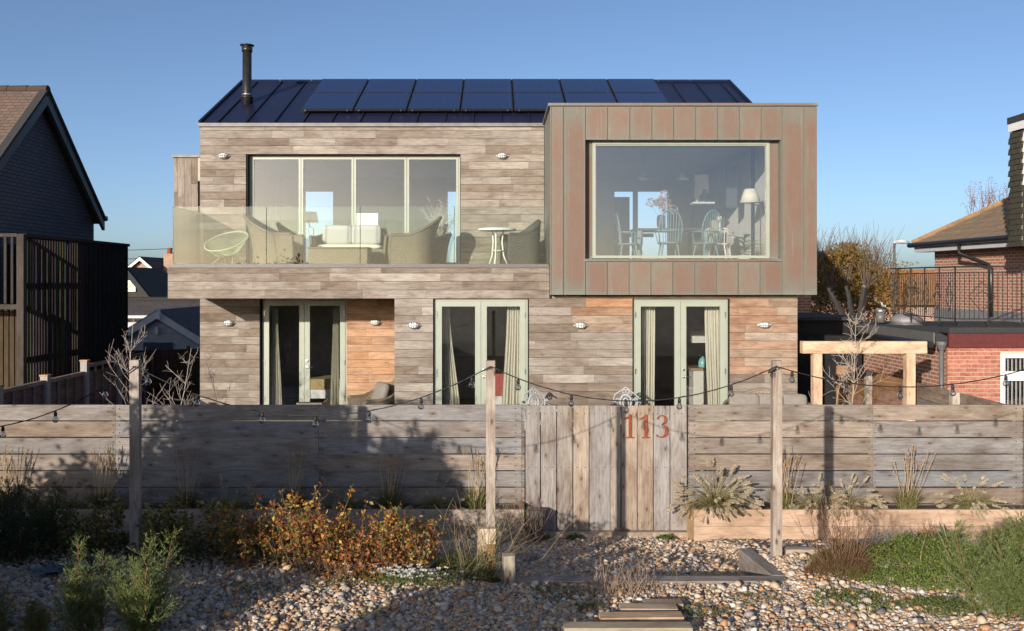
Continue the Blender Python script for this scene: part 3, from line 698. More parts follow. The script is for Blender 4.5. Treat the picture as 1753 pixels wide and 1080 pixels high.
bx('pot_body', M['dark'], bk, PX(901, 12.75), PX(929, 12.75), 12.62, 12.86, -.02, PZ(873, 12.75)); bx('pot_rim', M['dark'], bk, PX(900, 12.75), PX(930, 12.75), 12.61, 12.87, PZ(873, 12.75)+.001, PZ(871, 12.75))
# ---------------------------------------------------------------- festoon posts and lights
ZP = 9.5
for x, y0, lab in ((232, 616, 'leftmost tall square post with string lights, in front of the shaded fence'), (840, 617, 'tall square post with string lights left of the gate'), (1329, 617, 'tall square post with string lights right of the gate')):
    c = P(x, y0, ZP); t = thing('festoon_post', lab, 'post', (c.x, ZP, gz(c.x, ZP)))
    r = .046; piece('post_shaft', M['fencez'], t, c.x-r, c.x+r, ZP-r, ZP+r, gz(c.x, ZP)-.3, c.z, (.40, .35, .305), (0, 0, R(rb.uniform(-3, 3))))
    MB().tube([(c.x, ZP-.05, c.z-.062), (c.x, ZP-.075, c.z-.062), (c.x, ZP-.08, c.z-.085)], .005, 6).build('hook', M['iron'], t)
bw = thing('timber_offcut', 'pale timber block leaning against the foot of the middle post', 'timber block', P(834, 958, ZP-.12))
c = P(834, 958, ZP-.12); piece('block', M['timbernewz'], bw, c.x-.095, c.x+.085, ZP-.15, ZP-.06, c.z-.15, PZ(904, ZP-.12), (.58, .46, .33)); piece('chock', M['timbernewz'], bw, c.x-.01, c.x+.075, ZP-.21, ZP-.152, c.z-.15, PZ(930, ZP-.12), (.46, .27, .12))
def string(label, a, b, sag, bulbs, n=40):
    """cable between two posts with hanging bulbs"""
    t = thing('string_lights', label, 'string lights', ((a.x+b.x)/2, a.y, min(a.z, b.z)-sag), group='festoon lights strung between the posts')
    f = lambda u: a.lerp(b, u) - Vector((0, 0, 4*sag*u*(1-u)))
    cb = MB().tube([f(k/n) for k in range(n+1)], .0055, 5).build('cable', M['wire'], t, True)
    MB().tube([f(k/n)+Vector((.004*math.sin(k*2.3), .007*math.cos(k*2.3), .006*math.sin(k*1.7))) for k in range(n+1)], .003, 4).build('cable', M['wire'], t, True)
    for u in bulbs:
        if not 0 < u < 1: continue
        p = f(u)
        h = MB().lathe([(.006, -.004), (.012, -.012), (.016, -.02), (.017, -.05), (.014, -.052)], p, 10).build('bulb_holder', M['wire'], t, True)
        g = MB().lathe([(.012, -.05), (.018, -.058), (.029, -.078), (.0315, -.092), (.027, -.108), (.015, -.119), (.002, -.121)], p, 12).build('bulb', M['bulbglass'], t, True)
        MB().tube([p+Vector((-.006, 0, -.056)), p+Vector((-.009, 0, -.085)), p+Vector((0, 0, -.095)), p+Vector((.009, 0, -.085)), p+Vector((.006, 0, -.056))], .0018, 4).build('filament', M['brass'], g)
    return t
tp = {k: P(x, 627, ZP-.08) for k, x in ((0, -376), (1, 232), (2, 840), (3, 1329), (4, 1772))}
us = lambda a, b, xs: [(x-a)/(b-a) for x in xs]
string('string of bulbs running left from the leftmost post out of view', tp[0], tp[1], P(0, 627, ZP).z-P(0, 735, ZP).z, us(-376, 232, (-260, -170, -82, 5, 95, 180)))
string('string of bulbs sagging across the shaded fence left of the gate', tp[1], tp[2], P(0, 627, ZP).z-P(0, 711, ZP).z, us(232, 840, (254, 337, 449, 540, 632, 721, 808)))
string('string of bulbs sagging across the gate', tp[2], tp[3], P(0, 627, ZP).z-P(0, 686, ZP).z, us(840, 1329, (887, 978, 1072, 1163, 1252)))
string('string of bulbs running right past the timber arch', tp[3], tp[4], P(0, 627, ZP).z-P(0, 662, ZP).z, us(1329, 1772, (1356, 1449, 1541, 1631, 1722)))
pg = thing('cable_plug', 'black cable connector hanging beside the right hand post', 'connector', P(1321, 634, ZP-.09)); c = P(1321, 634, ZP-.09)
MB().tube([c+Vector((-.035, 0, -.022)), c+Vector((.035, 0, .022))], [.012, .017], 8).build('plug_body', M['wire'], pg); MB().tube([c+Vector((0, 0, -.005)), c+Vector((-.01, 0, -.05)), c+Vector((0, 0, -.07))], .006, 6).build('plug_tail', M['wire'], pg)
# ---------------------------------------------------------------- sleepers in the shingle
def sleeper(label, x0, x1, y0, y1, zt, h, c, rz=0, m='fence'):
    t = piece('timber_sleeper', M[m], None, x0, x1, y0, y1, zt-h, zt, c, (0, 0, rz)); return tag(t, label, 'sleeper', 'timbers laid in the shingle')
g0 = (.30, .27, .24)
sleeper('long grey sleeper edging the sunken shingle bed before the gate', PX(884, 8.7), PX(1346, 8.7), 8.60, 8.75, .815, .3, g0)
t = sleeper('short sleeper running towards the fence at the right of the sunken bed', 2.60, 2.73, 8.77, 9.98, .765, .3, (.33, .30, .27), 0, 'fencey'); t.rotation_euler = (R(-4.5), 0, 0)
sleeper('low sleeper at the foot of the right hand post', PX(1342, 9.62), PX(1395, 9.62), 9.55, 9.66, .83, .2, (.42, .36, .29))
t = piece('timber_stub', M['fencez'], None, PX(862, 8.72), PX(880.5, 8.72), 8.66, 8.77, .5, PZ(949, 8.72), (.40, .37, .30), (0, R(-1), R(8))); tag(t, 'short weathered stub post at the left end of the long sleeper', 'stub post')
def foot(x, y):
    lo, hi = 6.2, 12.5
    for _ in range(40):
        m_ = (lo+hi)/2
        if VY+(EYE-gz(PX(x, m_), m_)-.045)*F/m_ > y: lo = m_
        else: hi = m_
    return lo
for lab, x0, x1, yt, c in (('topmost and smallest timber step in the shingle', 1104, 1170, 1034, (.40, .31, .22)), ('second timber step from the top in the shingle', 1063, 1161, 1042, (.44, .33, .24)),
                           ('third timber step, with a pale sawn front edge', 1028, 1171, 1057, (.54, .40, .26)), ('lowest and widest timber step at the bottom edge', 966, 1186, 1075, (.36, .31, .22))):
    Z = foot(1100, yt+6); zt = PZ(yt, Z); o = piece('timber_step', M['timbernew'], None, PX(x0, Z), PX(x1, Z), Z, Z+.13, zt-.16, zt, c, (0, 0, R(rb.uniform(-2, 2)))); tag(o, lab, 'step', 'timber steps in the shingle')
# ---------------------------------------------------------------- bulkhead wall lights
def wall_light(label, x, y, Z):
    p = P(x, y, Z); t = thing('wall_light', label, 'wall light', (p.x, Z, p.z), group='oval bulkhead lights on the house wall')
    def oval(r0, z0, y0, n=20): return [Vector((p.x+r0*math.cos(k*2*math.pi/n), y0, p.z+z0*math.sin(k*2*math.pi/n))) for k in range(n)]
    def rings(R_): 
        mb = MB(); n = 20; vs_ = [v for r in R_ for v in oval(*r, n)]; f = [(i*n+k, i*n+(k+1) % n, (i+1)*n+(k+1) % n, (i+1)*n+k) for i in range(len(R_)-1) for k in range(n)]
        return mb.add(vs_, f+[tuple((len(R_)-1)*n+k for k in range(n))])
    rings([(.108, .066, Z-.001), (.108, .066, Z-.03), (.095, .055, Z-.045), (.09, .05, Z-.045)]).build('base', M['galv'], t, True)
    rings([(.088, .048, Z-.04), (.086, .046, Z-.075), (.065, .034, Z-.098), (.02, .01, Z-.103)]).build('lens', M['opal'], t, True)
    MB().tube([(p.x-.1, Z-.04, p.z), (p.x-.07, Z-.1, p.z), (p.x, Z-.112, p.z), (p.x+.07, Z-.1, p.z), (p.x+.1, Z-.04, p.z)], .006, 6).build('cage_bar', M['galv'], t)
    for dx in (-.045, 0, .045): MB().tube([(p.x+dx, Z-.04, p.z-.056), (p.x+dx, Z-.095, p.z-.036), (p.x+dx, Z-.11, p.z), (p.x+dx, Z-.095, p.z+.036), (p.x+dx, Z-.04, p.z+.056)], .006, 6).build('cage_bar', M['galv'], t)
    for s in (-1, 1): MB().lathe([(.016, 0), (.016, .02)], (p.x+s*.115, Z-.015, p.z-.01), 8).build('lug', M['galv'], t)
for a in (('oval bulkhead light on the upper wall left of the folding doors', 383, 267, ZW-.026), ('oval bulkhead light on the upper wall beside the copper bay', 860, 267, ZW-.026),
          ('oval bulkhead light on the lower wall at the far left corner', 392, 553, ZW-.026), ('oval bulkhead light on the orange boards in the recess', 643, 552, ZW-.026),
          ('oval bulkhead light between the recess and the middle door', 709, 557, ZB-.026), ('oval bulkhead light between the middle and right doors', 994, 557, ZB-.026),
          ('oval bulkhead light at the right end of the lower wall', 1308, 556, ZB-.026)): wall_light(*a)
# ---------------------------------------------------------------- rattan furniture (built at the origin, facing -y)
def rattan(name, label, cat, w, d, harm, hback, loc, rz, c, cushions='seat', flare=.10, wing=False):
    t = thing(name, label, cat)
    n = 40
    def plan(u):     # u 0..1 along the U: left arm front, back, right arm front
        r = min(w, d)*.42; a = (w/2-r); b = d/2
        L1 = d - r; L2 = math.pi/2*r; L3 = 2*a; tot = 2*L1+2*L2+L3; s = u*tot
        if s < L1: return Vector((-w/2, -d/2+s, 0)), Vector((-1, 0, 0)), s
        if s < L1+L2: q = (s-L1)/r; return Vector((-a-r*math.cos(q), d/2-r+r*math.sin(q), 0)), Vector((-math.cos(q), math.sin(q), 0)), s
        if s < L1+L2+L3: return Vector((-a+(s-L1-L2), d/2, 0)), Vector((0, 1, 0)), s
        if s < L1+2*L2+L3: q = (s-L1-L2-L3)/r; return Vector((a+r*math.sin(q), d/2-r+r*math.cos(q), 0)), Vector((math.sin(q), math.cos(q), 0)), s
        return Vector((w/2, d/2-r-(s-L1-2*L2-L3), 0)), Vector((1, 0, 0)), s
    def hh(u): k = max(0, 1-abs(u-.5)/.36); k = k*k*(3-2*k); return harm + (hback-harm)*k
    def fl(u): k = max(0, 1-abs(u-.5)/.4); return flare*(.35+.65*k)
    def pt(u, v, off):
        p, nn, s = plan(u); z = .03 + v*(hh(u)-.03); return p + nn*(fl(u)*v*v - .06*(1-v)*0 + off) + Vector((0, 0, z)), (s, z)
    for off, nm in ((0, 'woven_shell'), (-.05, 'woven_lining')):
        o = MB().grid(lambda u, v: pt(u, v, off), n, 10).build(nm, M['wicker'], t, True); o.color = (*c, 1)
    o = MB().tube([pt(k/n, 1, -.025)[0] for k in range(n+1)], .034, 8).build('rim', M['wicker'], t, True); o.color = (*c, 1)
    for u in (0, 1):
        q = [pt(u, v/6, -.025)[0] for v in range(7)]; o = MB().tube(q, .03, 8).build('arm_front', M['wicker'], t, True); o.color = (*c, 1)
    x0, y0 = w/2-.055, d/2
    def front(u, v): x = -x0+2*x0*u; return Vector((x, -y0+.03, .03+v*.31)), (x, v*.31)
    o = MB().grid(front, 2, 2).build('front_skirt', M['wicker'], t); o.color = (*c, 1)
    MB().box(-x0+.03, x0-.03, -y0+.035, y0-.08, .28, .34).build('seat_deck', M['wicker'], t).color = (*c, 1)
    def pillow(nm, m, cx_, cy, cz_, sx, sy, sz, rx=0, ry=0, rz_=0):
        def f(u, v):
            th_, ph = (u-.5)*2*math.pi, (v-.5)*math.pi; e = lambda q, k: math.copysign(abs(q)**k, q)
            return Vector((sx*e(math.cos(ph), .35)*e(math.cos(th_), .3), sy*e(math.cos(ph), .35)*e(math.sin(th_), .3), sz*e(math.sin(ph), .8))), (u, v)
        o = MB().grid(f, 24, 12).build(nm, m, t, True)
        o.matrix_basis = Matrix.Translation((cx_, cy, cz_)) @ Matrix.Rotation(rz_, 4, 'Z') @ Matrix.Rotation(rx, 4, 'X') @ Matrix.Rotation(ry, 4, 'Y'); return o
    t['_p'] = 1; del t['_p']
    if 'seat' in cushions: pillow('seat_cushion', M['linen'] if 'white' in cushions else M['cushion'], 0, -.04, .39, x0-.03, y0-.09, .06)
    if 'pattern' in cushions:
        for s in (-1, 1): pillow('cushion', M['pattern'], s*w*.2, .12, .64, .30, .20, .075, R(80))
    if 'taupe' in cushions:
        nn = 3 if w > 1.2 else 1
        for k in range(nn): pillow('cushion', M['cushion'], (k-(nn-1)/2)*w*.28, .12, .66, .26 if nn > 1 else .24, .24, .08, R(72), 0, R(rb.uniform(-14, 14)))
    return place(t, loc, rz)
tan, tan2, dk = (.28, .235, .18), (.25, .215, .165), (.12, .105, .095)
fl_ = UP+.001
rattan('rattan_armchair', 'tan rattan armchair on the balcony, in profile beside the green chair', 'armchair', .80, .82, .60, .98, (PX(473, 17.95), 17.95, fl_), R(88), tan, 'seat', .2)
rattan('rattan_sofa', 'two seat rattan sofa with patterned white cushions on the balcony', 'sofa', 1.45, .72, .58, .80, (PX(601, 18.6), 18.6, fl_), R(0), tan, 'seat white pattern', .10)
rattan('rattan_armchair', 'tan rattan armchair on the balcony turned towards the sofa', 'armchair', .80, .80, .58, .94, (PX(703, 17.95), 17.95, fl_), R(-82), tan, 'seat', .2)
rattan('rattan_armchair', 'smaller rattan chair behind the others near the balcony window edge', 'armchair', .62, .6, .5, .66, (PX(737, 18.6), 18.6, fl_), R(-70), tan2, 'seat', .12)
rattan('rattan_armchair', 'dark brown rattan chair at the right end of the balcony', 'armchair', .62, .66, .60, .88, (PX(893, 18.0), 18.0, fl_), R(-75), dk, 'seat', .03)
ft = thing('rattan_table', 'low rattan coffee table in front of the balcony sofa', 'coffee table', (PX(582, 17.75), 17.75, fl_)); x0, x1 = PX(532, 17.75), PX(633, 17.75)
zc = PZ(425, 17.75)
for nm, fn in (('front_panel', lambda u, v: (Vector((x0+(x1-x0)*u, 17.5, fl_+.01+v*(zc-fl_-.01))), (u*(x1-x0), v*.3))), ('end_panel', lambda u, v: (Vector((x1, 17.5+.5*u, fl_+.01+v*(zc-fl_-.01))), (u*.5, v*.3))), ('end_panel', lambda u, v: (Vector((x0, 18.0-.5*u, fl_+.01+v*(zc-fl_-.01))), (u*.5, v*.3))),
               ('top', lambda u, v: (Vector((x0+(x1-x0)*u, 17.5+.5*v, zc)), (u*(x1-x0), v*.5)))):
    o = MB().grid(fn, 2, 2).build(nm, M['wicker'], ft); o.color = (*tan, 1)
o = MB().tube([(x0, 17.49, zc), (x1, 17.49, zc), (x1, 18, zc), (x0, 18, zc)], .022, 6, True).build('rim', M['wicker'], ft); o.color = (*tan, 1)
# acapulco style string chair
ac = thing('string_chair', 'round pale green string chair at the left end of the balcony', 'chair')
ring = lambda t: Vector((.42*math.cos(t), -.06+.36*math.sin(t), .48+.20*math.sin(t)))
MB().tube([ring(k*2*math.pi/40) for k in range(40)], .014, 8, True).build('hoop', M['palegreen'], ac, True)
low = lambda t: Vector((.07*math.cos(t), -.02+.05*math.sin(t), .19))
MB().tube([low(k*2*math.pi/16) for k in range(16)], .01, 6, True).build('lower_ring', M['palegreen'], ac)
for k in range(54):
    a = k*2*math.pi/54; p, q = ring(a), low(a); m_ = p.lerp(q, .5)+Vector((0, 0, -.06)); MB().tube([p, m_, q], .004, 4, caps=False).build('cord', M['palegreen'], ac)
for s in (-1, 1):
    MB().tube([(s*.12, -.02, .2), (s*.26, -.25, .0)], .009, 6).build('leg', M['palegreen'], ac); MB().tube([(s*.12, .02, .2), (s*.22, .25, .0)], .009, 6).build('leg', M['palegreen'], ac)
    MB().tube([(s*.26, -.25, .012), (s*.22, .25, .012)], .008, 6).build('foot_bar', M['palegreen'], ac)
place(ac, (PX(391, 17.9), 17.9, fl_), R(-20))
# white bistro table
wt = thing('bistro_table', 'small round white table beside the dark balcony chair', 'table')
MB().lathe([(.34, .70), (.36, .705), (.36, .735), (.35, .745)], (0, 0, -.03), 28).build('table_top', M['white'], wt)
for k in range(3):
    a = k*2.094+.3; d = Vector((math.cos(a), math.sin(a), 0))
    MB().tube([d*.12+Vector((0, 0, .67)), d*.10+Vector((0, 0, .45)), d*.13+Vector((0, 0, .2)), d*.22], .015, 8).build('leg', M['white'], wt, True)
MB().tube([Vector((.10*math.cos(k*.4), .10*math.sin(k*.4), .30)) for k in range(16)], .009, 6, True).build('stretcher_ring', M['white'], wt)
place(wt, (PX(851, 17.75), 17.75, fl_))
# patio furniture behind the fence
rattan('rattan_armchair', 'rattan armchair with taupe cushion on the patio in the recess', 'armchair', .74, .74, .60, .88, (PX(641, 17.7), 17.7, FLOOR), R(-58), (.30, .245, .18), 'seat taupe', .16)
rattan('rattan_sofa', 'rattan sofa heaped with taupe cushions behind the right hand post', 'sofa', 1.4, .8, .66, .92, (PX(1316, 15.9), 15.9, FLOOR), R(-8), (.36, .30, .22), 'seat taupe', .12)
gt_ = thing('glass_table', 'low glass topped table outside the recess door', 'table', (PX(533, 17.6), 17.6, FLOOR))
c = P(533, 686, 17.6); MB().box(c.x-.27, c.x+.27, 17.35, 17.85, c.z, c.z+.012).build('glass_top', M['tableglass'], gt_); MB().box(c.x-.24, c.x+.24, 17.38, 17.82, FLOOR, c.z-.002).build('rattan_base', M['wicker'], gt_).color = (*tan2, 1)
tt = thing('round_table', 'round glass garden table between the two white iron chairs', 'table')
MB().lathe([(.56, .705), (.58, .71), (.58, .722), (.57, .726)], (0, 0, 0), 36).build('glass_top', M['tableglass'], tt)
MB().tube([Vector((.575*math.cos(k*.1745), .575*math.sin(k*.1745), .703)) for k in range(36)], .012, 6, True).build('rim', M['galv'], tt)
for k in range(4):
    a = k*math.pi/2+.5; d = Vector((math.cos(a), math.sin(a), 0)); MB().tube([d*.42+Vector((0, 0, .70)), d*.2+Vector((0, 0, .55)), d*.08+Vector((0, 0, .35)), d*.2+Vector((0, 0, .12)), d*.34], .018, 8).build('leg', M['castiron'], tt, True)
place(tt, (PX(992, 16.2), 16.2, FLOOR))
def smooth(pts, n=6):
    p = [Vector(q) for q in pts]; out = []
    for i in range(len(p)-1):
        a, b, c_, d_ = p[max(0, i-1)], p[i], p[i+1], p[min(len(p)-1, i+2)]
        for k in range(n): t = k/n; out.append(.5*((2*b)+(c_-a)*t+(2*a-5*b+4*c_-d_)*t*t+(3*b-a-3*c_+d_)*t**3))
    return out+[p[-1]]
def iron_chair(label, loc, rz):
    t = thing('iron_chair', label, 'chair', group='white cast iron garden chairs')
    MB().lathe([(.21, .42), (.23, .43), (.22, .445)], (0, 0, 0), 20).build('seat', M['castiron'], t)
    q = lambda pts, r, nm, cl=False: MB().tube(pts if cl else smooth(pts), r, 6, cl).build(nm, M['castiron'], t, True)
    q([(-.20, .2, .44), (-.21, .24, .70), (-.19, .25, .80), (-.10, .26, .86), (0, .265, .93), (.10, .26, .86), (.19, .25, .80), (.21, .24, .70), (.20, .2, .44)], .014, 'back_frame')
    q([Vector((.10*math.cos(k*.42), .25, .67+.135*math.sin(k*.42))) for k in range(15)], .024, 'medallion', True)
    q([Vector((.05*math.cos(k*.6), .25, .66+.085*math.sin(k*.6))) for k in range(10)], .016, 'medallion_core', True)
    for s in (-1, 1):
        q([(s*.10, .25, .68), (s*.15, .25, .73), (s*.19, .25, .66), (s*.15, .25, .60), (s*.11, .25, .56)], .012, 'scroll'); q([(s*.03, .255, .82), (s*.06, .26, .86), (s*.02, .26, .90), (0, .26, .85)], .013, 'scroll'); q([(s*.06, .25, .53), (s*.09, .24, .49), (s*.04, .23, .46)], .012, 'scroll')
        q([(s*.21, .24, .70), (s*.30, .12, .69), (s*.31, -.08, .67), (s*.29, -.15, .63), (s*.26, -.12, .56), (s*.21, -.08, .45)], .013, 'arm')
        for y_ in (-.15, .17): q([(s*.17, y_, .43), (s*.20, y_*1.1, .25), (s*.19, y_*1.3, .10), (s*.23, y_*1.45, 0)], .016, 'leg')
    return place(t, loc, rz)
iron_chair('ornate white iron chair at the left of the round table', (PX(925, 16.35), 16.35, FLOOR), R(25)); iron_chair('ornate white iron chair at the right of the round table', (PX(1066, 16.35), 16.35, FLOOR), R(-20))
# timber arch on the patio
ar = thing('timber_arch', 'new pale timber arch of two posts and a beam', 'arch', (PX(1478, 16.0), 16.0, FLOOR)); nc = (.62, .44, .30)
piece('beam', M['timbernew'], ar, PX(1372, 16), PX(1584, 16), 15.93, 16.08, PZ(604.5, 16), PZ(584, 16), nc)
for a in (1391, 1550): piece('post_shaft', M['timbernewz'], ar, PX(a, 16), PX(a+15, 16), 15.95, 16.09, 0, PZ(604.5, 16)-.002, nc)
# ---------------------------------------------------------------- curtains and rooms
def curtain(label, x0, x1, xt0, xt1, y, z0, z1, m='linen', folds=6):
    """hangs from x0..x1 at the rail, gathered to xt0..xt1 at the foot"""
    def f(u, v):
        k = v*v*(3-2*v); a = xt0+(x0-xt0)*k; b = xt1+(x1-xt1)*k; x = a+(b-a)*u
        return Vector((x, y+.035*math.sin(u*folds*6.283)*(1-.3*v)+.012*math.sin(u*17+v*3), z0+(z1-z0)*v)), (u, v)
    return tag(MB().grid(f, folds*10, 8).build('curtain', M[m], None, True), label, 'curtain', 'cream curtains inside the glazed doors')
zt2 = HEAD-.1; z0 = FLOOR+.02
curtain('cream curtain at the left of the recess door', PX(466, 19.4), PX(476, 19.4), PX(460, 19.4), PX(484, 19.4), 19.4, z0, 3.0); curtain('cream curtain at the right of the recess door', PX(570, 19.4), PX(580, 19.4), PX(565, 19.4), PX(581, 19.4), 19.4, z0, 3.0)
curtain('cream curtain swept to the left side of the middle door', PX(754, 17.6), PX(770, 17.6), PX(758, 17.6), PX(790, 17.6), 17.6, z0, zt2); curtain('cream curtain hanging full at the right of the middle door', PX(868, 17.6), PX(892, 17.6), PX(858, 17.6), PX(892, 17.6), 17.6, z0, zt2)
curtain('cream curtain at the left of the door under the copper bay', PX(1096, 17.6), PX(1122, 17.6), PX(1095, 17.6), PX(1120, 17.6), 17.6, z0, zt2); curtain('cream curtain at the right of the door under the copper bay', PX(1206, 17.6), PX(1234, 17.6), PX(1212, 17.6), PX(1236, 17.6), 17.6, z0, zt2)
bd = thing('bed', 'white bed with straw coloured throw inside the recess door', 'bed', (PX(560, 20.6), 20.6, FLOOR)); a, b = PX(530, 20.2), PX(640, 20.2)
bx('mattress', M['white'], bd, a, b, 20.0, 21.9, FLOOR+.1, FLOOR+.62); bx('throw', M['straw'], bd, a-.02, b-.3, 19.97, 20.8, FLOOR+.5, FLOOR+.72)
sf = thing('red_cushion', 'red cushion on a white bed behind the middle door', 'cushion', (PX(857, 18.6), 18.6, FLOOR)); bx('bed_base', M['white'], sf, PX(842, 18.6), PX(885, 18.6), 18.4, 20.2, FLOOR, FLOOR+.55); bx('cushion_cover', M['redcloth'], sf, PX(848, 18.6), PX(872, 18.6), 18.5, 18.65, FLOOR+.552, FLOOR+.98)
kc = thing('kitchen_counter', 'cream kitchen counter with wooden top inside the right hand door', 'counter', (PX(1210, 19.5), 19.5, FLOOR)); bx('cabinet', M['cream'], kc, PX(1187, 19.3), PX(1262, 19.3), 19.3, 19.9, FLOOR, FLOOR+.97); bx('worktop', M['infloor'], kc, PX(1182, 19.3), PX(1265, 19.3), 19.26, 19.9, FLOOR+.972, FLOOR+1.02); bx('wall_panel', M['cream'], kc, PX(1182, 19.9), PX(1262, 19.9), 19.92, 19.96, FLOOR+1.5, FLOOR+1.75)
kt = thing('kettle', 'pale blue kettle on the kitchen counter', 'kettle', (PX(1203, 19.45), 19.45, FLOOR+1.021)); c = (PX(1203, 19.45), 19.45, FLOOR+1.021)
MB().lathe([(.085, 0), (.095, .02), (.09, .12), (.06, .19), (.02, .21), (.012, .24)], c, 16).build('kettle_body', M['kettle'], kt, True); MB().tube([Vector(c)+Vector(v) for v in ((-.07, 0, .17), (-.075, 0, .27), (0, 0, .31), (.08, 0, .26), (.08, 0, .12))], .011, 6).build('handle', M['blackmetal'], kt, True)
# upstairs dining room seen through the picture window
tb = thing('dining_table', 'blue green dining table in the bay room', 'table', (PX(1125, 18.6), 18.6, UP)); a, b = PX(1085, 18.6), PX(1215, 18.6)
bx('table_top', M['dark'], tb, a, b, 18.4, 19.3, UP+.72, UP+.76)
for xx in (a+.1, b-.1):
    for yy in (18.48, 19.22): MB().lathe([(.05, 0), (.035, .08), (.055, .3), (.04, .36), (.06, .45), (.06, .72)], (xx, yy, UP), 10).build('leg', M['teal'], tb)
def windsor(label, loc, rz, m='teal', low_=False):
    t = thing('windsor_chair', label, 'chair', group='spindle back chairs in the bay room'); H = .62 if not low_ else .3
    MB().lathe([(.20, .42), (.22, .435), (.21, .455)], (0, 0, 0), 18).build('seat', M[m], t)
    hp = [(-.20, .15, .45)] + [(-.22*math.cos(k*math.pi/10), .18+.06*math.sin(k*math.pi/10), .45+.25+(H-.25)*math.sin(k*math.pi/10)) for k in range(11)] + [(.20, .15, .45)]
    MB().tube(hp, .014, 6).build('hoop', M[m], t, True)
    for k in range(-3, 4): MB().tube([(k*.045, .16, .45), (k*.055, .225, .45+.25+(H-.25)*math.sqrt(max(0, 1-(k*.055/.22)**2)))], .008, 5).build('spindle', M[m], t)
    MB().tube([(-.25, -.12, .66), (-.24, .1, .67), (-.1, .2, .67), (.1, .2, .67), (.24, .1, .67), (.25, -.12, .66)], .014, 6).build('arm_rail', M[m], t, True)
    for s in (-1, 1):
        MB().tube([(s*.19, -.1, .45), (s*.24, -.11, .66)], .01, 6).build('arm_post', M[m], t)
        for y_ in (-.13, .13): MB().tube([(s*.13, y_, .43), (s*.2, y_*1.5, 0)], [.018, .012], 6).build('leg', M[m], t)
    return place(t, loc, rz)
windsor('blue green spindle chair with its back to the picture window', (PX(1145, 17.75), 17.75, UP), R(180)); windsor('blue green spindle chair at the right end of the dining table', (PX(1208, 18.0), 18.0, UP), R(205)); windsor('dark spindle chair at the left end of the dining table', (PX(1075, 18.3), 18.3, UP), R(90)); windsor('pale wooden low back chair near the potted plant', (PX(1232, 18.3), 18.3, UP), R(150), 'linen', True)
lp = thing('floor_lamp', 'standing lamp with parchment shade at the right of the picture window', 'lamp', (PX(1302, 17.9), 17.9, UP)); c = Vector((PX(1302, 17.9), 17.9, UP))
MB().lathe([(.12, 0), (.12, .02), (.02, .04)], c, 16).build('lamp_foot', M['brass'], lp); MB().tube([c, c+Vector((0, 0, 1.15)), c+Vector((-.05, 0, 1.17)), c+Vector((-.2, 0, 1.2))], .011, 6).build('stem', M['brass'], lp)
MB().lathe([(.20, 1.22), (.11, 1.48), (.105, 1.48), (.195, 1.22)], c+Vector((-.2, 0, 0)), 20).build('lamp_shade', M['shade'], lp, True)
for lab, x in (('left pendant lamp over the dining table', 1100), ('right pendant lamp over the dining table', 1167)):
    t = thing('pendant_lamp', lab, 'lamp', (PX(x, 19), 19, 5.9), group='pendant lamps in the bay room'); c = Vector((PX(x, 19), 19, 5.62)); MB().tube([c+Vector((0, 0, .2)), c+Vector((0, 0, .7))], .006, 5).build('flex', M['wire'], t); MB().lathe([(.15, 0), (.13, .05), (.05, .12), (.03, .2), (.025, .2), (.045, .12), (.12, .05)], c, 18).build('lamp_shade', M['galv'], t, True)
pc = thing('picture', 'dark framed picture on the right wall of the bay room', 'picture', (4.9, 19.6, 5)); bx('frame', M['dark'], pc, PX(1243, 19.3), PX(1262, 19.3), 19.3, 19.34, PZ(355, 19.3), PZ(283, 19.3)); bx('canvas', M['pot'], pc, PX(1245, 19.3), PX(1260, 19.3), 19.29, 19.299, PZ(353, 19.3), PZ(285, 19.3))
sh = thing('wall_shelf', 'wall shelf in the bay room', 'shelf', (PX(1205, 20), 20, 4.9)); bx('shelf_board', M['inwall'], sh, PX(1185, 20), PX(1222, 20), 19.9, 20.2, PZ(349, 20), PZ(346, 20)); bx('back_panel', M['cream'], sh, PX(1193, 20), PX(1217, 20), 20.21, 20.25, PZ(346, 20), PZ(297, 20))
for lab, x, hh_, rr in (('round dark vase on the wall shelf', 1207, .27, .1), ('slim pale bottle on the wall shelf', 1194, .22, .04)):
    o = MB().lathe([(rr*.5, 0), (rr, hh_*.35), (rr*.85, hh_*.65), (rr*.35, hh_*.85), (rr*.45, hh_)], (PX(x, 20), 20.05, PZ(346, 20)+.001), 16).build('vase', M['pot' if rr > .05 else 'cream'], None, True); tag(o, lab, 'vase')
ds = thing('side_cabinet', 'white topped cabinet with books behind the dining chairs', 'cabinet', (PX(1235, 19.2), 19.2, UP)); bx('cabinet_top', M['white'], ds, PX(1180, 19.2), PX(1242, 19.2), 19.0, 19.5, UP+.70, UP+.74); bx('carcass', M['dark'], ds, PX(1182, 19.2), PX(1240, 19.2), 19.02, 19.5, UP, UP+.698)
for k, (x, h_, m_) in enumerate(((1216, .22, 'infloor'), (1228, .30, 'white'), (1234, .26, 'dark'))): bx('book', M[m_], ds, PX(x, 19.2), PX(x+5, 19.2)+(.1 if k == 0 else 0), 19.1, 19.3, UP+.742, UP+.742+h_)
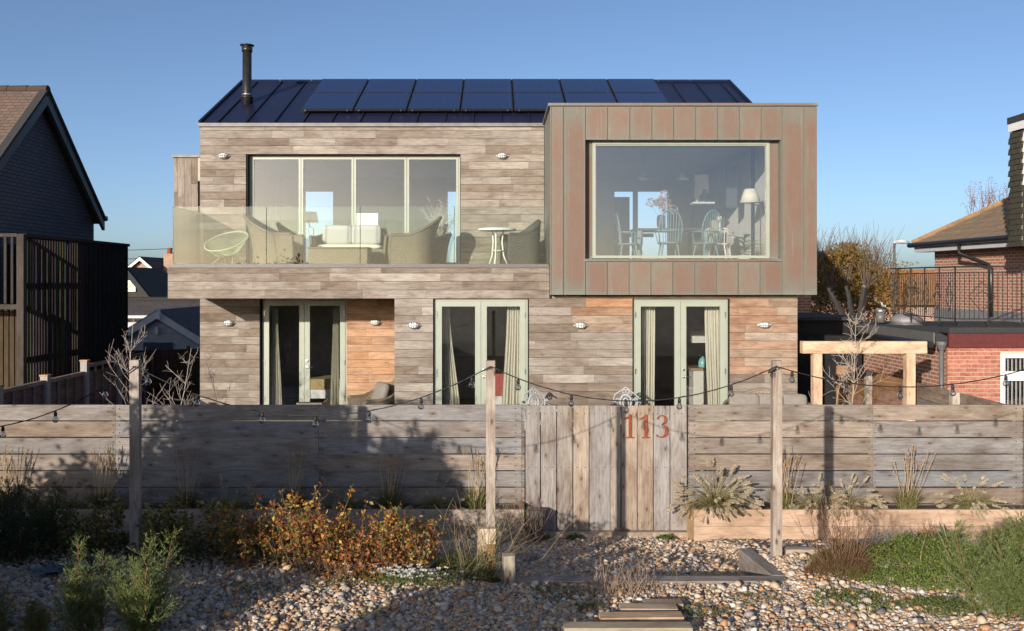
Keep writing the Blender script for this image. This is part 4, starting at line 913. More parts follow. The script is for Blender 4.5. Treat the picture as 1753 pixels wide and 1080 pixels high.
# living room upstairs
ca = thing('white_canvas', 'blank white panel standing behind the balcony sofa indoors', 'panel', (PX(630, 20.4), 20.4, UP)); bx('panel_face', M['white'], ca, PX(609, 20.4), PX(647, 20.4), 20.4, 20.43, UP+.2, PZ(365, 20.4))
il = thing('table_lamp', 'grey shaded reading lamp inside the folding doors', 'lamp', (PX(536, 22), 22, UP)); c = Vector((PX(537, 22), 22, UP)); MB().tube([c, c+Vector((0, 0, .95)), c+Vector((-.1, 0, 1.0)), c+Vector((-.1, 0, 1.1))], .012, 6).build('stem', M['dark'], il); MB().lathe([(.21, 1.1), (.17, 1.34), (.165, 1.34), (.2, 1.1)], c+Vector((-.1, 0, 0)), 18).build('lamp_shade', M['dark'], il)
# ---------------------------------------------------------------- neighbour on the left: dark brick gable and black slatted screen
M['navybrick'] = brickmat('painted_dark_brick', (.15, .16, .20), (.125, .133, .168), (.075, .08, .10), axis='yz')
M['redbrick_y'] = brickmat('red_brick_flank', (.40, .165, .11), (.30, .115, .08), (.50, .42, .33), axis='yz')
M['redbrick_x'] = brickmat('red_brick_face', (.40, .165, .11), (.30, .115, .08), (.50, .42, .33), axis='xz')
M['orangebrick'] = brickmat('orange_brick_face', (.42, .25, .15), (.34, .19, .11), (.42, .35, .28), axis='xz')
M['mortar'] = plain('lime_mortar', (.52, .43, .34), .95, 0, .1, 30, .3)
def brickpiece():
    g = NT('red_stock_brick'); oi = g.n('ShaderNodeObjectInfo'); n = g.noise(g.vadd(g.vmul(g.pos(), (1, 1, 1)), oi.outputs['Location']), 16, 5)
    c = g.mix(oi.outputs['Random'], (.44, .18, .12), (.33, .125, .085)); g.base(g.mix(g.ramp(n, .4, .7, 0, .8), c, (.5, .42, .42), 'MULTIPLY')); g.rough(.9); g.bump(n, .4, .006); return g.m
M['brick'] = brickpiece()
def tiles(name, c1, c2, w, h, moss=None):
    g = NT(name); uv = g.n('ShaderNodeTexCoord').outputs['UV']; b = g.n('ShaderNodeTexBrick', offset=.5); g.set(b.inputs['Vector'], uv)
    for k, v in (('Scale', 1.0), ('Mortar Size', .006), ('Brick Width', w), ('Row Height', h), ('Mortar Smooth', .2), ('Bias', 0.0)): b.inputs[k].default_value = v
    g.set(b.inputs['Color1'], c1); g.set(b.inputs['Color2'], c2); g.set(b.inputs['Mortar'], tuple(x*.3 for x in c1))
    n = g.noise(g.pos(), 3, 6, .65); c = b.outputs['Color']
    c = g.mix(g.ramp(n, .5, .68), c, moss) if moss else g.mix(g.ramp(n, .4, .7, 0, .5), c, (.6, .55, .5), 'MULTIPLY')
    s = g.n('ShaderNodeSeparateXYZ'); g.set(s.inputs[0], uv); saw = g.math('FRACT', g.math('DIVIDE', s.outputs[1], h))
    g.base(c); g.rough(.9); g.bump(g.math('SUBTRACT', g.math('MULTIPLY', saw, -.6), b.outputs['Fac']), .8, .02); return g.m
M['browntile'] = tiles('brown_plain_tile', (.17, .115, .085), (.13, .09, .07), .17, .11)
M['mosstile'] = tiles('lichen_concrete_tile', (.24, .17, .11), (.20, .145, .095), .30, .30, (.30, .18, .07))
M['darktile'] = tiles('dark_roof_tile', (.09, .075, .07), (.065, .055, .055), .25, .18)
M['orangetile'] = tiles('orange_roof_tile', (.45, .20, .06), (.38, .15, .05), .3, .3)
M['slatehang'] = tiles('green_grey_hung_tile', (.14, .125, .085), (.11, .10, .07), .2, .12)
M['slat'] = wood('black_stained_batten', 'z', .1, .6); M['sidebeam'] = wood('black_stained_beam', 'y', .1, .6)
M['fascia'] = plain('dark_blue_grey_paint', (.055, .058, .068), .5, 0, .1); M['gwhite'] = plain('grey_white_weatherboard', (.44, .45, .47), .6, 0, .08)
M['felt'] = plain('black_roof_felt', (.03, .03, .032), .9, 0, .3, 20, .5); M['oxblood'] = plain('oxblood_fascia_paint', (.10, .022, .02), .45, 0, .2, 12)
M['lead'] = plain('lead_flashing', (.22, .22, .23), .6, .3, .2, 8); M['pvc'] = plain('grey_plastic_pipe', (.11, .11, .105), .45)
M['brownfence'] = wood('brown_fence_panel', 'y', .2, 1.0); M['concrete'] = plain('concrete_post', (.30, .28, .26), .9, 0, .15, 20, .3)
M['brownfx'] = wood('brown_fence_board', 'z', .2, 1.0)
def quad(name, m, parent, a, b, c, d, w=None, h=None):
    """a flat sheet with uv in metres"""
    a, b, c, d = map(Vector, (a, b, c, d)); w = (b-a).length; h = (d-a).length
    return MB().add([a, b, c, d], [(0, 1, 2, 3)], [[(0, 0), (w, 0), ((c-a).dot((b-a).normalized()), h), ((d-a).dot((b-a).normalized()), h)]]).build(name, m, parent)
GX = -9.28; az, ez = PZ(158, 18.9), PZ(375, 21.6); hw = 2.7
nb = thing('neighbour_house', 'dark painted brick house with brown tiled gable roof at left', 'house', (GX-4, 18.9, 0))
MB().prismx([(18.9-hw, 0), (18.9+hw, 0), (18.9+hw, ez+.1), (18.9, az-.12), (18.9-hw, ez+.1)], -19, GX).build('wall', M['navybrick'], nb)
dv = Vector((0, hw+.06, -(az-ez)*(hw+.06)/hw))
for s in (-1, 1):
    d2_ = Vector((0, s*dv.y, dv.z)); a0 = Vector((-19.3, 18.9, az)); b0 = Vector((GX+.22, 18.9, az))
    n_ = Vector((0, s*-dv.z, dv.y)).normalized()
    q = [a0+d2_, b0+d2_, b0, a0]; q = q if s < 0 else q[::-1]
    rf = MB(); w_ = (b0-a0).length; h_ = d2_.length
    rf.add([p+n_*.06 for p in ([a0+d2_, b0+d2_, b0, a0])], [(0, 1, 2, 3) if s < 0 else (3, 2, 1, 0)], [[(0, 0), (w_, 0), (w_, h_), (0, h_)] if s < 0 else [(0, h_), (w_, h_), (w_, 0), (0, 0)]])
    rf.add([a0+d2_-n_*.08, b0+d2_-n_*.08, b0-n_*.08, a0-n_*.08], [(3, 2, 1, 0) if s < 0 else (0, 1, 2, 3)])
    rf.build('roof_slope', M['browntile'], nb)
    # barge board on the gable
    g = MB(); x0_, x1_ = GX+.16, GX+.23
    pts = [Vector((0, 18.9, az)), Vector((0, 18.9, az))+d2_, Vector((0, 18.9, az))+d2_-Vector((0, 0, .26)), Vector((0, 18.9, az-.30))]
    pts = [(p.y, p.z+.055) for p in pts]; g.prismx(pts, x0_, x1_).build('barge_board', M['fascia'], nb)
    pts2 = [Vector((0, 18.9, az))+n_*.02, Vector((0, 18.9, az))+d2_+n_*.02, Vector((0, 18.9, az))+d2_+n_*.075, Vector((0, 18.9, az))+n_*.075]
    MB().prismx([(p.y, p.z) for p in pts2], GX+.1, GX+.26).build('verge', M['felt'], nb)
mb = MB()
for k in range(26): x = GX+.24-k*.4; MB().tube([(x, 18.9, az+.03), (x-.395, 18.9, az+.03)], [.115, .105], 8).build('ridge_tile', M['browntile'], nb)
MB().tube([(GX+.25, 18.9+hw+.14, ez+.02), (-19, 18.9+hw+.14, ez+.02)], .06, 8).build('gutter', M['blackmetal'], nb)
# black slatted screen
SX = -8.2; Z1, Z2 = 16.3, 20.8; st_ = PZ(403, Z1); bk_ = (.022, .02, .019)
sl = thing('slatted_screen', 'black slatted timber screen wrapping the neighbour\'s terrace', 'screen', (SX, Z1, 0))
k = 0; y = Z1
while y < Z2:
    piece('batten', M['slat'], sl, SX-.022, SX+.022, y-.02, y+.02, 0, st_-.03, tuple(v*rb.uniform(.7, 2.2) for v in bk_)); y += .102; k += 1
piece('top_rail', M['sidebeam'], sl, SX-.05, SX+.05, Z1-.06, Z2+.05, st_-.028, st_+.03, (.03, .028, .026)); piece('corner_post', M['slat'], sl, SX-.07, SX+.05, Z1-.16, Z1-.061, 0, st_+.02, (.06, .05, .043))
for z_ in (.9, 2.2, 3.5): piece('cross_rail', M['sidebeam'], sl, SX-.07, SX-.025, Z1, Z2, z_-.05, z_+.05, bk_)
x = SX-.17
while x > -11.4: piece('batten', M['slat'], sl, x-.022, x+.022, Z1-.12, Z1-.08, PZ(524, Z1)+.05, st_-.03, tuple(v*rb.uniform(1, 2.2) for v in bk_)); x -= .118
piece('top_rail', M['slat'], sl, -11.5, SX-.08, Z1-.14, Z1-.05, st_-.028, st_+.03, (.06, .055, .05)); piece('cross_rail', M['slat'], sl, -11.5, SX-.08, Z1-.14, Z1-.06, PZ(525, Z1)-.04, PZ(525, Z1)+.045, (.06, .052, .045))
for k in range(5): piece('inner_board', M['slat'], sl, SX-.28-k*.1, SX-.2-k*.1, Z1+.4, Z1+.43, 0, PZ(525, Z1), (.06, .042, .022))
bx('terrace_back', M['void'], sl, -11.4, SX-.35, Z1+1.4, Z2-.3, 0, st_-.1)
# left boundary fence in perspective
bf_ = thing('panel_fence', 'brown panel fence with concrete posts along the left boundary', 'fence', (-7.5, 15, 0)); yy = 12.6; zf = 1.92
for k in range(5):
    y1_ = yy+1.5; up_ = 0 if k < 3 else .12
    for j in range(9): piece('panel_board', M['brownfence'], bf_, -7.54-rb.uniform(0, .015), -7.52, yy+.06, y1_-.06, .1+j*.2, .1+j*.2+.196, tuple(v*rb.uniform(.8, 1.1) for v in (.20, .13, .11)))
    for q in range(5): b_ = yy+.08+q*.33; piece('batten', M['brownfx'], bf_, -7.515, -7.485, b_, b_+.04, .1, zf-.06+up_, (.26, .20, .18))
    piece('top_rail', M['brownfence'], bf_, -7.56, -7.48, yy+.06, y1_-.06, zf-.06+up_, zf+up_, (.30, .23, .2)); piece('fence_post', M['concrete'], bf_, -7.57, -7.45, yy-.06, yy+.055, 0, zf+.06+up_); piece('post_cap', M['timbernewz'], bf_, -7.58, -7.44, yy-.07, yy+.065, zf+.061+up_, zf+.09+up_, (.45, .27, .15))
    yy = y1_
rf_ = thing('rear_fence', 'dark brown upright board fence beyond the left side passage', 'fence', (-7, 23, 0)); zr = PZ(600, 23)
x = PX(215, 23)
while x < PX(345, 23): piece('fence_board', M['brownfx'], rf_, x, x+.145, 23-rb.uniform(0, .02), 23.02, 0, zr+.05*(x+9)*.6, tuple(v*rb.uniform(.7, 1.2) for v in (.13, .075, .05))); x += .15
for q in (322, 262): piece('fence_post', M['brownfx'], rf_, PX(q, 23), PX(q+4, 23), 22.9, 22.975, 0, zr+.12, (.2, .12, .08))
# garage and houses beyond the passage
gg = thing('garage', 'pale weatherboarded garage with white gable trim beyond the passage', 'garage', (PX(272, 28), 28, 0)); gl_ = lambda x, y: (PX(x, 28), PZ(y, 28))
MB().prism([(PX(180, 28), 0), (PX(375, 28), 0), gl_(375, 600), gl_(272, 540), gl_(180, 595)], 28, 33).build('wall', M['gwhite'], gg)
for r_ in range(12):
    z_ = .3+r_*.17
    half = (PZ(540, 28)-z_-.17)*1.72
    if half > .1: piece('weatherboard', M['gwhite'], gg, max(PX(180, 28), PX(272, 28)-half)+.02, min(PX(375, 28), PX(272, 28)+half)-.02, 27.97, 27.998, z_, z_+.16)
for (xa, ya), (xb, yb_) in (((272, 531), (178, 590)), ((272, 531), (378, 597))):
    a, b = gl_(xa, ya), gl_(xb, yb_); MB().prism([a, b, (b[0], b[1]-.22), (a[0], a[1]-.24)], 27.82, 27.9).build('barge_board', M['white'], gg)
    quad('roof_slope', M['darktile'], gg, (b[0], 27.8, b[1]+.02), (a[0], 27.8, a[1]+.02), (a[0], 33.2, a[1]+.02), (b[0], 33.2, b[1]+.02))
bx('door', M['pot'], gg, PX(246, 27.96), PX(296, 27.96), 27.93, 27.96, 0, PZ(586, 27.96)); MB().tube([(PX(269, 27.9), 27.9, PZ(572, 27.9)), (PX(269, 27.9), 27.9, PZ(560, 27.9))], .05, 8).build('lantern', M['white'], gg); MB().tube([(PX(272, 27.75), 27.75, PZ(546, 27.75)), (PX(272, 27.75), 27.75, PZ(528, 27.75))], .05, 6).build('finial', M['white'], gg)
bu = thing('bungalow', 'long dark tiled low roof with chimney stacks behind the garage', 'bungalow', (PX(270, 36), 36, 0)); bx('wall', M['gwhite'], bu, PX(150, 36), PX(338, 36), 36, 41, 0, PZ(540, 36))
quad('roof_slope', M['darktile'], bu, (PX(140, 36), 35.7, PZ(548, 36)), (PX(350, 36), 35.7, PZ(548, 36)), (PX(350, 36), 38.5, PZ(514, 38.5)), (PX(140, 36), 38.5, PZ(514, 38.5))); quad('roof_slope', M['darktile'], bu, (PX(350, 36), 41.2, PZ(548, 36)), (PX(140, 36), 41.2, PZ(548, 36)), (PX(140, 36), 38.5, PZ(514, 38.5)), (PX(350, 36), 38.5, PZ(514, 38.5)))
MB().tube([(PX(140, 36), 38.5, PZ(513.5, 38.5)), (PX(320, 36), 38.5, PZ(513.5, 38.5))], .13, 8).build('ridge', M['darktile'], bu)
fh = thing('far_house', 'orange brick gabled house with chimney far behind the side passage', 'house', (PX(250, 46), 46, 0)); fq = lambda x, y: (PX(x, 46), PZ(y, 46))
MB().prism([fq(203, 478), fq(203, 620), fq(330, 620), fq(330, 520), fq(242, 446)], 46, 52).build('wall', M['orangebrick'], fh)
for (xa, ya), (xb, yb_) in (((242, 440), (196, 478)), ((242, 440), (335, 520))):
    a, b = fq(xa, ya), fq(xb, yb_); MB().prism([a, b, (b[0], b[1]-.13), (a[0], a[1]-.16)], 45.75, 45.9).build('barge_board', M['white'], fh); quad('roof_slope', M['darktile'], fh, (b[0], 45.7, b[1]+.03), (a[0], 45.7, a[1]+.03), (a[0], 53, a[1]+.03), (b[0], 53, b[1]+.03))
bx('chimney', M['orangebrick'], fh, PX(280, 47), PX(296, 47), 47, 47.6, PZ(480, 47), PZ(434, 47)); MB().lathe([(.14, 0), (.12, .3)], (PX(287, 47), 47.3, PZ(434, 47)), 10).build('chimney_pot', M['rust'], fh)
w1 = leaf_frame('window', M['white'], fh, PX(253, 46), PX(273, 46), PZ(501, 46), PZ(482, 46), 45.93, 45.99, .07, .07, .07); bx('pane', M['lowglass'], fh, PX(255, 46), PX(271, 46), 45.96, 45.975, PZ(499.5, 46), PZ(484, 46)); bx('transom', M['white'], fh, PX(254.5, 46), PX(271.5, 46), 45.94, 45.955, PZ(490.5, 46), PZ(489, 46))
dh = thing('dormer_house', 'dark tile hung house with a white dormer window behind the slatted screen', 'house', (PX(215, 40), 40, 0)); dq = lambda x, y: (PX(x, 40), PZ(y, 40))
MB().prism([dq(120, 620), dq(270, 620), dq(262, 512), dq(218, 457), dq(120, 470)], 40, 44).build('wall', M['slatehang'], dh); leaf_frame('window', M['white'], dh, PX(213, 40), PX(233, 40), PZ(499, 40), PZ(480, 40), 39.92, 39.99, .08, .08, .08); bx('pane', M['lowglass'], dh, PX(215, 40), PX(231, 40), 39.94, 39.96, PZ(497, 40), PZ(482, 40))
a, b = dq(216, 456), dq(262, 513); MB().prism([a, b, (b[0]-.1, b[1]-.2), (a[0]-.15, a[1]-.15)], 39.85, 39.95).build('verge', M['felt'], dh)
for lab, ya, yb_ in (('upper overhead wire beyond the far house', 430, 424), ('lower overhead wire beyond the far house', 444, 440)):
    tag(MB().tube([P(150, ya, 60), P(230, (ya+yb_)/2+.8, 60), P(340, yb_, 60)], .018, 4).build('overhead_wire', M['wire'], None), lab, 'wire', 'overhead wires')
# ---------------------------------------------------------------- neighbour on the right
rh = thing('brick_house', 'red brick house with lichen covered hipped roof at the right edge', 'house', (13, 22, 0))
A = Vector((PX(1600, 26), 26, 0)); Bn = Vector((A.x+.35, 17.0, 0)); dr_ = (Bn-A).normalized(); nr = Vector((dr_.y, -dr_.x, 0)); nr = nr if nr.x < 0 else -nr
ze = PZ(419, 26); eb = A-nr*0
def rp(s, o, z): q = A + dr_*s + nr*o; return Vector((q.x, q.y, z))
L_ = (Bn-A).length
MB().add([rp(0, 0, 0), rp(L_, 0, 0), rp(L_, 0, ze+.05), rp(0, 0, ze+.05), rp(0, -8, 0), rp(0, -8, ze+.05)], [(0, 1, 2, 3), (4, 0, 3, 5)]).build('wall', M['redbrick_y'], rh)
ov = .42
pk = 4.5
a0, b0 = rp(-ov, ov, ze+.02), rp(L_+2, ov, ze+.02); rr_ = .62
top = lambda s, o: rp(s, -o, ze+.02+(o+ov)*rr_)
rs_ = MB(); c0, d0 = top(-ov+pk+ov, pk), top(L_+2, pk); w_, h_ = (b0-a0).length, (c0-rp(-ov+pk+ov, ov, ze)).length
n_ = 12
for k in range(n_):     # tile courses, each lapping the one below
    f0, f1 = k/n_, (k+1.12)/n_; lift = Vector((0, 0, .05))
    p = [a0.lerp(c0, f0)+lift, b0.lerp(d0, f0)+lift, b0.lerp(d0, f1)+lift*.2, a0.lerp(c0, f1)+lift*.2]
    s0 = f0*(pk+ov); mb = MB(); u0 = f0*pk*1.1
    mb.add([p[0], p[1], p[2], p[3], p[0]-lift, p[1]-lift], [(0, 1, 2, 3), (4, 5, 1, 0)], [[(u0, f0*h_), (w_, f0*h_), (w_, f1*h_), (f1*pk*1.1, f1*h_)], [(u0, 0), (w_, 0), (w_, .05), (u0, .05)]]).build('tile_course', M['mosstile'], rh)
MB().add([rp(-ov, -10, ze+.02), a0, c0, rp(pk, -10, c0.z)], [(0, 1, 2, 3)], [[(0, 0), (9, 0), (5, 5), (0, 5)]]).build('roof_slope', M['mosstile'], rh)
MB().tube([a0.lerp(c0, f/12)+Vector((0, 0, .06)) for f in range(13)], .07, 6).build('hip_tiles', plain('lichen_hip', (.28, .17, .085), .9, 0, .3, 8, .4), rh)
MB().tube([rp(-ov-.08, ov+.06, ze-.0), rp(L_, ov+.06, ze-.0)], .07, 8).build('gutter', M['blackmetal'], rh)
sq = MB(); sq.add([rp(-ov+.05, ov-.03, ze-.06), rp(L_, ov-.03, ze-.06), rp(L_, ov-.03, ze-.2), rp(-ov+.05, ov-.03, ze-.2), rp(-ov+.05, 0, ze-.2), rp(L_, 0, ze-.2)], [(0, 1, 2, 3), (3, 2, 5, 4)]); sq.build('fascia', M['gwhite'], rh)
sD = 2.9; dp = MB().tube([rp(sD-.8, ov+.03, ze-.05), rp(sD-.8, ov+.03, ze-.3), rp(sD-.1, .1, ze-.6), rp(sD, .08, ze-.7), rp(sD, .08, 2.7)], .05, 8).build('downpipe', M['blackmetal'], rh, True)
MB().add([rp(0, .02, 2.4), rp(L_, .02, 2.4), rp(L_, .02, 2.82), rp(0, .02, 2.82)], [(0, 1, 2, 3)]).build('flashing', M['lead'], rh)
# dormer with hung tiles
DX, DY = PX(1752, 20.0), 20.0; dzt, dzb = PZ(222, DY), PZ(386, DY)-.4; dh_ = .118
dm = MB().box(DX, DX+3, DY, DY+.46, dzb, dzt).build('dormer', M['cream'], rh)
k = 0; z1_ = dzt
while z1_ > dzb:
    for q in range(4): y_ = DY-.02+q*.122+(.06 if k % 2 else 0); piece('hung_tile', M['slatehang'], dm, DX-.035-rb.uniform(0, .008), DX-.006, y_, y_+.116, z1_-dh_*1.1, z1_-.002, None, (0, R(8), 0))
    if k > 9:
        for q in range(4): x_ = DX-.02+q*.118; piece('hung_tile', M['slatehang'], dm, x_, x_+.112, DY-.035, DY-.006, z1_-dh_*1.1, z1_-.002, None, (R(8), 0, 0))
    z1_ -= dh_; k += 1
MB().add([(DX-.1, DY+.46, PZ(211, DY)+.05), (DX-.1, DY-.3, PZ(211, DY)+.05), (DX+4, DY-.3, PZ(211, DY)+.05), (DX+4, DY+.46, PZ(211, DY)+.05), (DX-.1, DY+.46, PZ(211, DY)+.19), (DX-.1, DY-.3, PZ(211, DY)+.19), (DX+4, DY-.3, PZ(211, DY)+.19), (DX+4, DY+.46, PZ(211, DY)+.19)], [(3, 2, 1, 0), (4, 5, 6, 7), (0, 1, 5, 4), (1, 2, 6, 5), (2, 3, 7, 6), (3, 0, 4, 7)]).build('dormer_roof', M['felt'], rh)
bx('dormer_fascia', M['white'], rh, DX-.085, DX+4, DY-.28, DY+.44, PZ(221, DY)+.0, PZ(211, DY)+.048)
# flat roofed extension with iron railing
EX, EZ = PX(1622, 17), 17.0; ze2 = PZ(584, 17)
ex = thing('brick_extension', 'flat roofed red brick extension with oxblood fascia and white window', 'building', (EX+2, EZ, 0))
ew = (PX(1713, EZ), EX+4, PZ(690, EZ)-.5, PZ(605, EZ))
core = holed('wall', M['mortar'], ex, EX+.01, EX+5, 0, PZ(594, EZ), [ew], EZ+.012, EZ+.3)
def brick_at(x0, x1, z0, z1): piece('brick', M['brick'], core, x0, x1, EZ, EZ+.05, z0, z1)
for r in range(24):
    z1_ = PZ(594, EZ)-.01-r*.0755; x_ = EX - (.1125 if r % 2 else 0)
    if z1_ < 1.0: break
    while x_ < EX+1.75:
        a, b = max(EX, x_), x_+.2145
        if z1_-.065 > ew[3] or b < ew[0]: brick_at(a, b, z1_-.065, z1_)
        elif a < ew[0]-.02: brick_at(a, ew[0]-.003, z1_-.065, z1_)
        x_ += .225
MB().add([(EX, EZ+.05, 0), (EX, 22.5, 0), (EX, 22.5, ze2-.05), (EX, EZ+.05, ze2-.05)], [(3, 2, 1, 0)]).build('flank_wall', M['redbrick_y'], ex)
bx('fascia', M['oxblood'], ex, EX+.0, EX+5, EZ-.06, EZ+.011, PZ(594, EZ)-.005, PZ(569.5, EZ)); bx('roof_edge', M['felt'], ex, EX-.02, EX+5, EZ-.1, EZ+.3, PZ(569.4, EZ), PZ(560.5, EZ))
bx('roof_deck', M['felt'], ex, EX-.25, EX+6, EZ+.31, 22.6, ze2-.02, ze2+.12); bx('eave_board', M['pvc'], ex, EX-.28, EX-.252, EZ-.05, 22.6, ze2-.06, ze2+.16); MB().tube([(EX-.33, EZ-.08, ze2-.06), (EX-.33, 22.5, ze2-.06)], .06, 8).build('gutter', M['blackmetal'], ex)
MB().tube([(EX-.14, EZ-.06, ze2-.04), (EX-.14, EZ-.06, 0)], .042, 10).build('downpipe', M['pvc'], ex, True); MB().lathe([(.05, -.1), (.09, 0), (.09, .06)], (EX-.14, EZ-.06, ze2-.06), 12).build('hopper', M['pvc'], ex)
wf = leaf_frame('window', M['white'], ex, ew[0]+.005, ew[1], ew[2], ew[3]-.005, EZ+.02, EZ+.1, .09, .08, .08); bx('pane', M['lowglass'], ex, ew[0]+.1, ew[1]-.1, EZ+.05, EZ+.065, ew[2]+.08, ew[3]-.09); bx('transom', M['white'], ex, ew[0]+.09, ew[1]-.09, EZ+.03, EZ+.09, PZ(652, EZ), PZ(636, EZ))
for k in range(30): piece('blind_slat', M['white'], ex, ew[0]+.12+k*.075, ew[0]+.16+k*.075, EZ+.14, EZ+.15, ew[2]+.08, ew[3]-.09, None, (0, 0, R(35)))
RX, RN = PX(1635, 18.5), 18.5; rt, rbm = PZ(456.5, RN), PZ(551, RN)
rl = thing('iron_railing', 'rusty black iron railing round the flat roof terrace at right', 'railing', (RX, RN, rbm))
for (a, b, nn) in ((Vector((RX, RN, 0)), Vector((RX+3.2, RN, 0)), 34), (Vector((RX, RN, 0)), Vector((RX, 21.5, 0)), 32)):
    for z_, r_ in ((rt, .017), (rt-.12, .011), (rbm+.06, .012)): MB().tube([a+Vector((0, 0, z_)), b+Vector((0, 0, z_))], r_, 6).build('rail', M['iron'], rl)
    for k in range(nn+1):
        p = a.lerp(b, k/nn); full = k % 7 == 0
        MB().tube([p+Vector((0, 0, rbm-.06 if full else rbm+.06)), p+Vector((0, 0, rt if full else rt-.12))], .016 if full else .008, 5).build('post' if full else 'baluster', M['iron'], rl)
    dd = (b-a).normalized()
    for k in range(3 if nn == 34 else 6):
        c = a.lerp(b, (k+.5)/(3 if nn == 34 else 6)); w_ = .26 if nn == 34 else .14
        for s in (-1, 1): MB().tube([c+Vector((0, 0, rbm+.2)), c+dd*(s*w_)+Vector((0, 0, rbm+.5)), c+Vector((0, 0, rbm+.8))], .008, 5).build('scrollwork', M['iron'], rl); MB().tube([c+dd*(s*w_*.5*math.cos(t*.8))+Vector((0, .005, rbm+.5+.1*math.sin(t*.8))) for t in range(5)], .007, 5).build('scrollwork', M['iron'], rl)
vp = thing('vent_pipe', 'short grey vent pipe on the neighbour\'s flat roof', 'vent', P(1507, 545, 21)); c = P(1507, 552, 21); MB().lathe([(.1, 0), (.1, .22)], c, 14).build('pipe', M['pvc'], vp, True); MB().lathe([(.105, .221), (.11, .3), (.02, .31)], c, 14).build('cap', M['galv'], vp, True)
sk = thing('roof_light', 'pale domed roof light on the neighbour\'s flat roof', 'roof light', P(1550, 540, 21)); c = P(1552, 546, 21); MB().lathe([(.34, -.1), (.34, 0), (.25, .09), (.1, .14), (.01, .15)], c, 20).build('dome', M['lead'], sk, True); MB().lathe([(.37, -.18), (.37, -.101)], c, 20).build('kerb', M['pvc'], sk)
# black shed between the houses
bs = thing('black_shed', 'black boarded shed between the house and the brick extension', 'shed', (PX(1420, 20.5), 20.5, 0))
bx('wall', M['void'], bs, PX(1362, 20.5), PX(1475, 20.5), 20.52, 23, 0, PZ(548, 20.5))
for k in range(9): z_ = .3+k*.26; piece('shed_board', M['slat'], bs, PX(1362, 20.5), PX(1475, 20.5), 20.49-rb.uniform(0, .01), 20.518, z_, z_+.25, (.018, .018, .02))
bx('roof_edge', M['felt'], bs, PX(1358, 20.4), PX(1480, 20.4), 20.35, 23.2, PZ(548, 20.4), PZ(543, 20.4))
bp = tag(bx('brick_pier', M['redbrick_x'], None, PX(1364, 24), PX(1388, 24), 24, 25, 0, PZ(500, 24)), 'shaded brick pier just right of the house', 'pier')
# right boundary fence, boards and posts in perspective
tf = thing('boundary_fence', 'brown and grey board fence running back along the right boundary', 'fence', (7.35, 16, 0)); zt_ = 1.79
for k in range(4):
    y0_, y1_ = 12.9+k*1.72, 12.9+(k+1)*1.72-.004
    for r in range(7): piece('fence_board', M['fencey'], tf, 7.37, 7.40+rb.uniform(0, .01), y0_, y1_, zt_-(r+1)*.262+.008, zt_-r*.262, ftint(.8, 1.1, (.26, .22, .19) if k < 2 else (.36, .21, .12)))
    piece('fence_post', M['fencez'], tf, 7.25, 7.365, y0_+.2, y0_+.31, 0, zt_-.02+.03, (.48, .43, .37))
pf = thing('low_fence', 'brown boarded panel behind the timber arch', 'fence', (PX(1480, 19.5), 19.5, 0))
for r in range(6): piece('fence_board', M['fence'], pf, PX(1432, 19.5), 7.36, 19.5, 19.53+rb.uniform(0, .01), 1.80-(r+1)*.26+.008, 1.80-r*.26, ftint(.9, 1.1, (.33, .20, .115)))
sp_ = thing('garden_spotlight', 'small steel spotlight on the brown panel behind the arch', 'spotlight', P(1465, 633, 19.3)); c = P(1465, 633, 19.4); MB().tube([c, c+Vector((0, .09, 0))], .012, 6).build('bracket', M['galv'], sp_); MB().tube([c+Vector((-.04, -.05, .02)), c+Vector((.05, .02, .0))], .035, 10).build('lamp_head', M['steel'], sp_)
# far things on the right
oh = thing('orange_roof_house', 'brick bungalow with orange lichened roof far behind the railing', 'house', (PX(1530, 52), 52, 0)); oq = lambda x, y, Z: (PX(x, Z), PZ(y, Z))
bx('wall', M['redbrick_x'], oh, PX(1470, 52), PX(1640, 52), 52, 60, 0, PZ(520, 52)); quad('roof_slope', M['orangetile'], oh, (PX(1478, 51.5), 51.5, PZ(522, 51.5)), (PX(1660, 51.5), 51.5, PZ(522, 51.5)), (PX(1650, 56), 56, PZ(461, 56)), (PX(1510, 56), 56, PZ(461, 56))); MB().prism([oq(1480, 498, 51), oq(1518, 523, 51), oq(1518, 529, 51), oq(1480, 504, 51)], 51, 51.2).build('barge_board', M['white'], oh)
stl = thing('street_lamp', 'grey street lamp post beyond the railing', 'street lamp', P(1531, 600, 45)); c0 = P(1531, 600, 45); ct = P(1531, 416, 45); MB().tube([c0, ct], [.1, .06], 8).build('lamp_post', M['pvc'], stl, True); MB().tube([ct+Vector((-.05, 0, 0)), ct+Vector((.15, 0, .08)), ct+Vector((.45, 0, .08)), ct+Vector((.72, 0, .03))], [.05, .1, .13, .04], 8).build('lamp_head', M['gwhite'], stl, True)
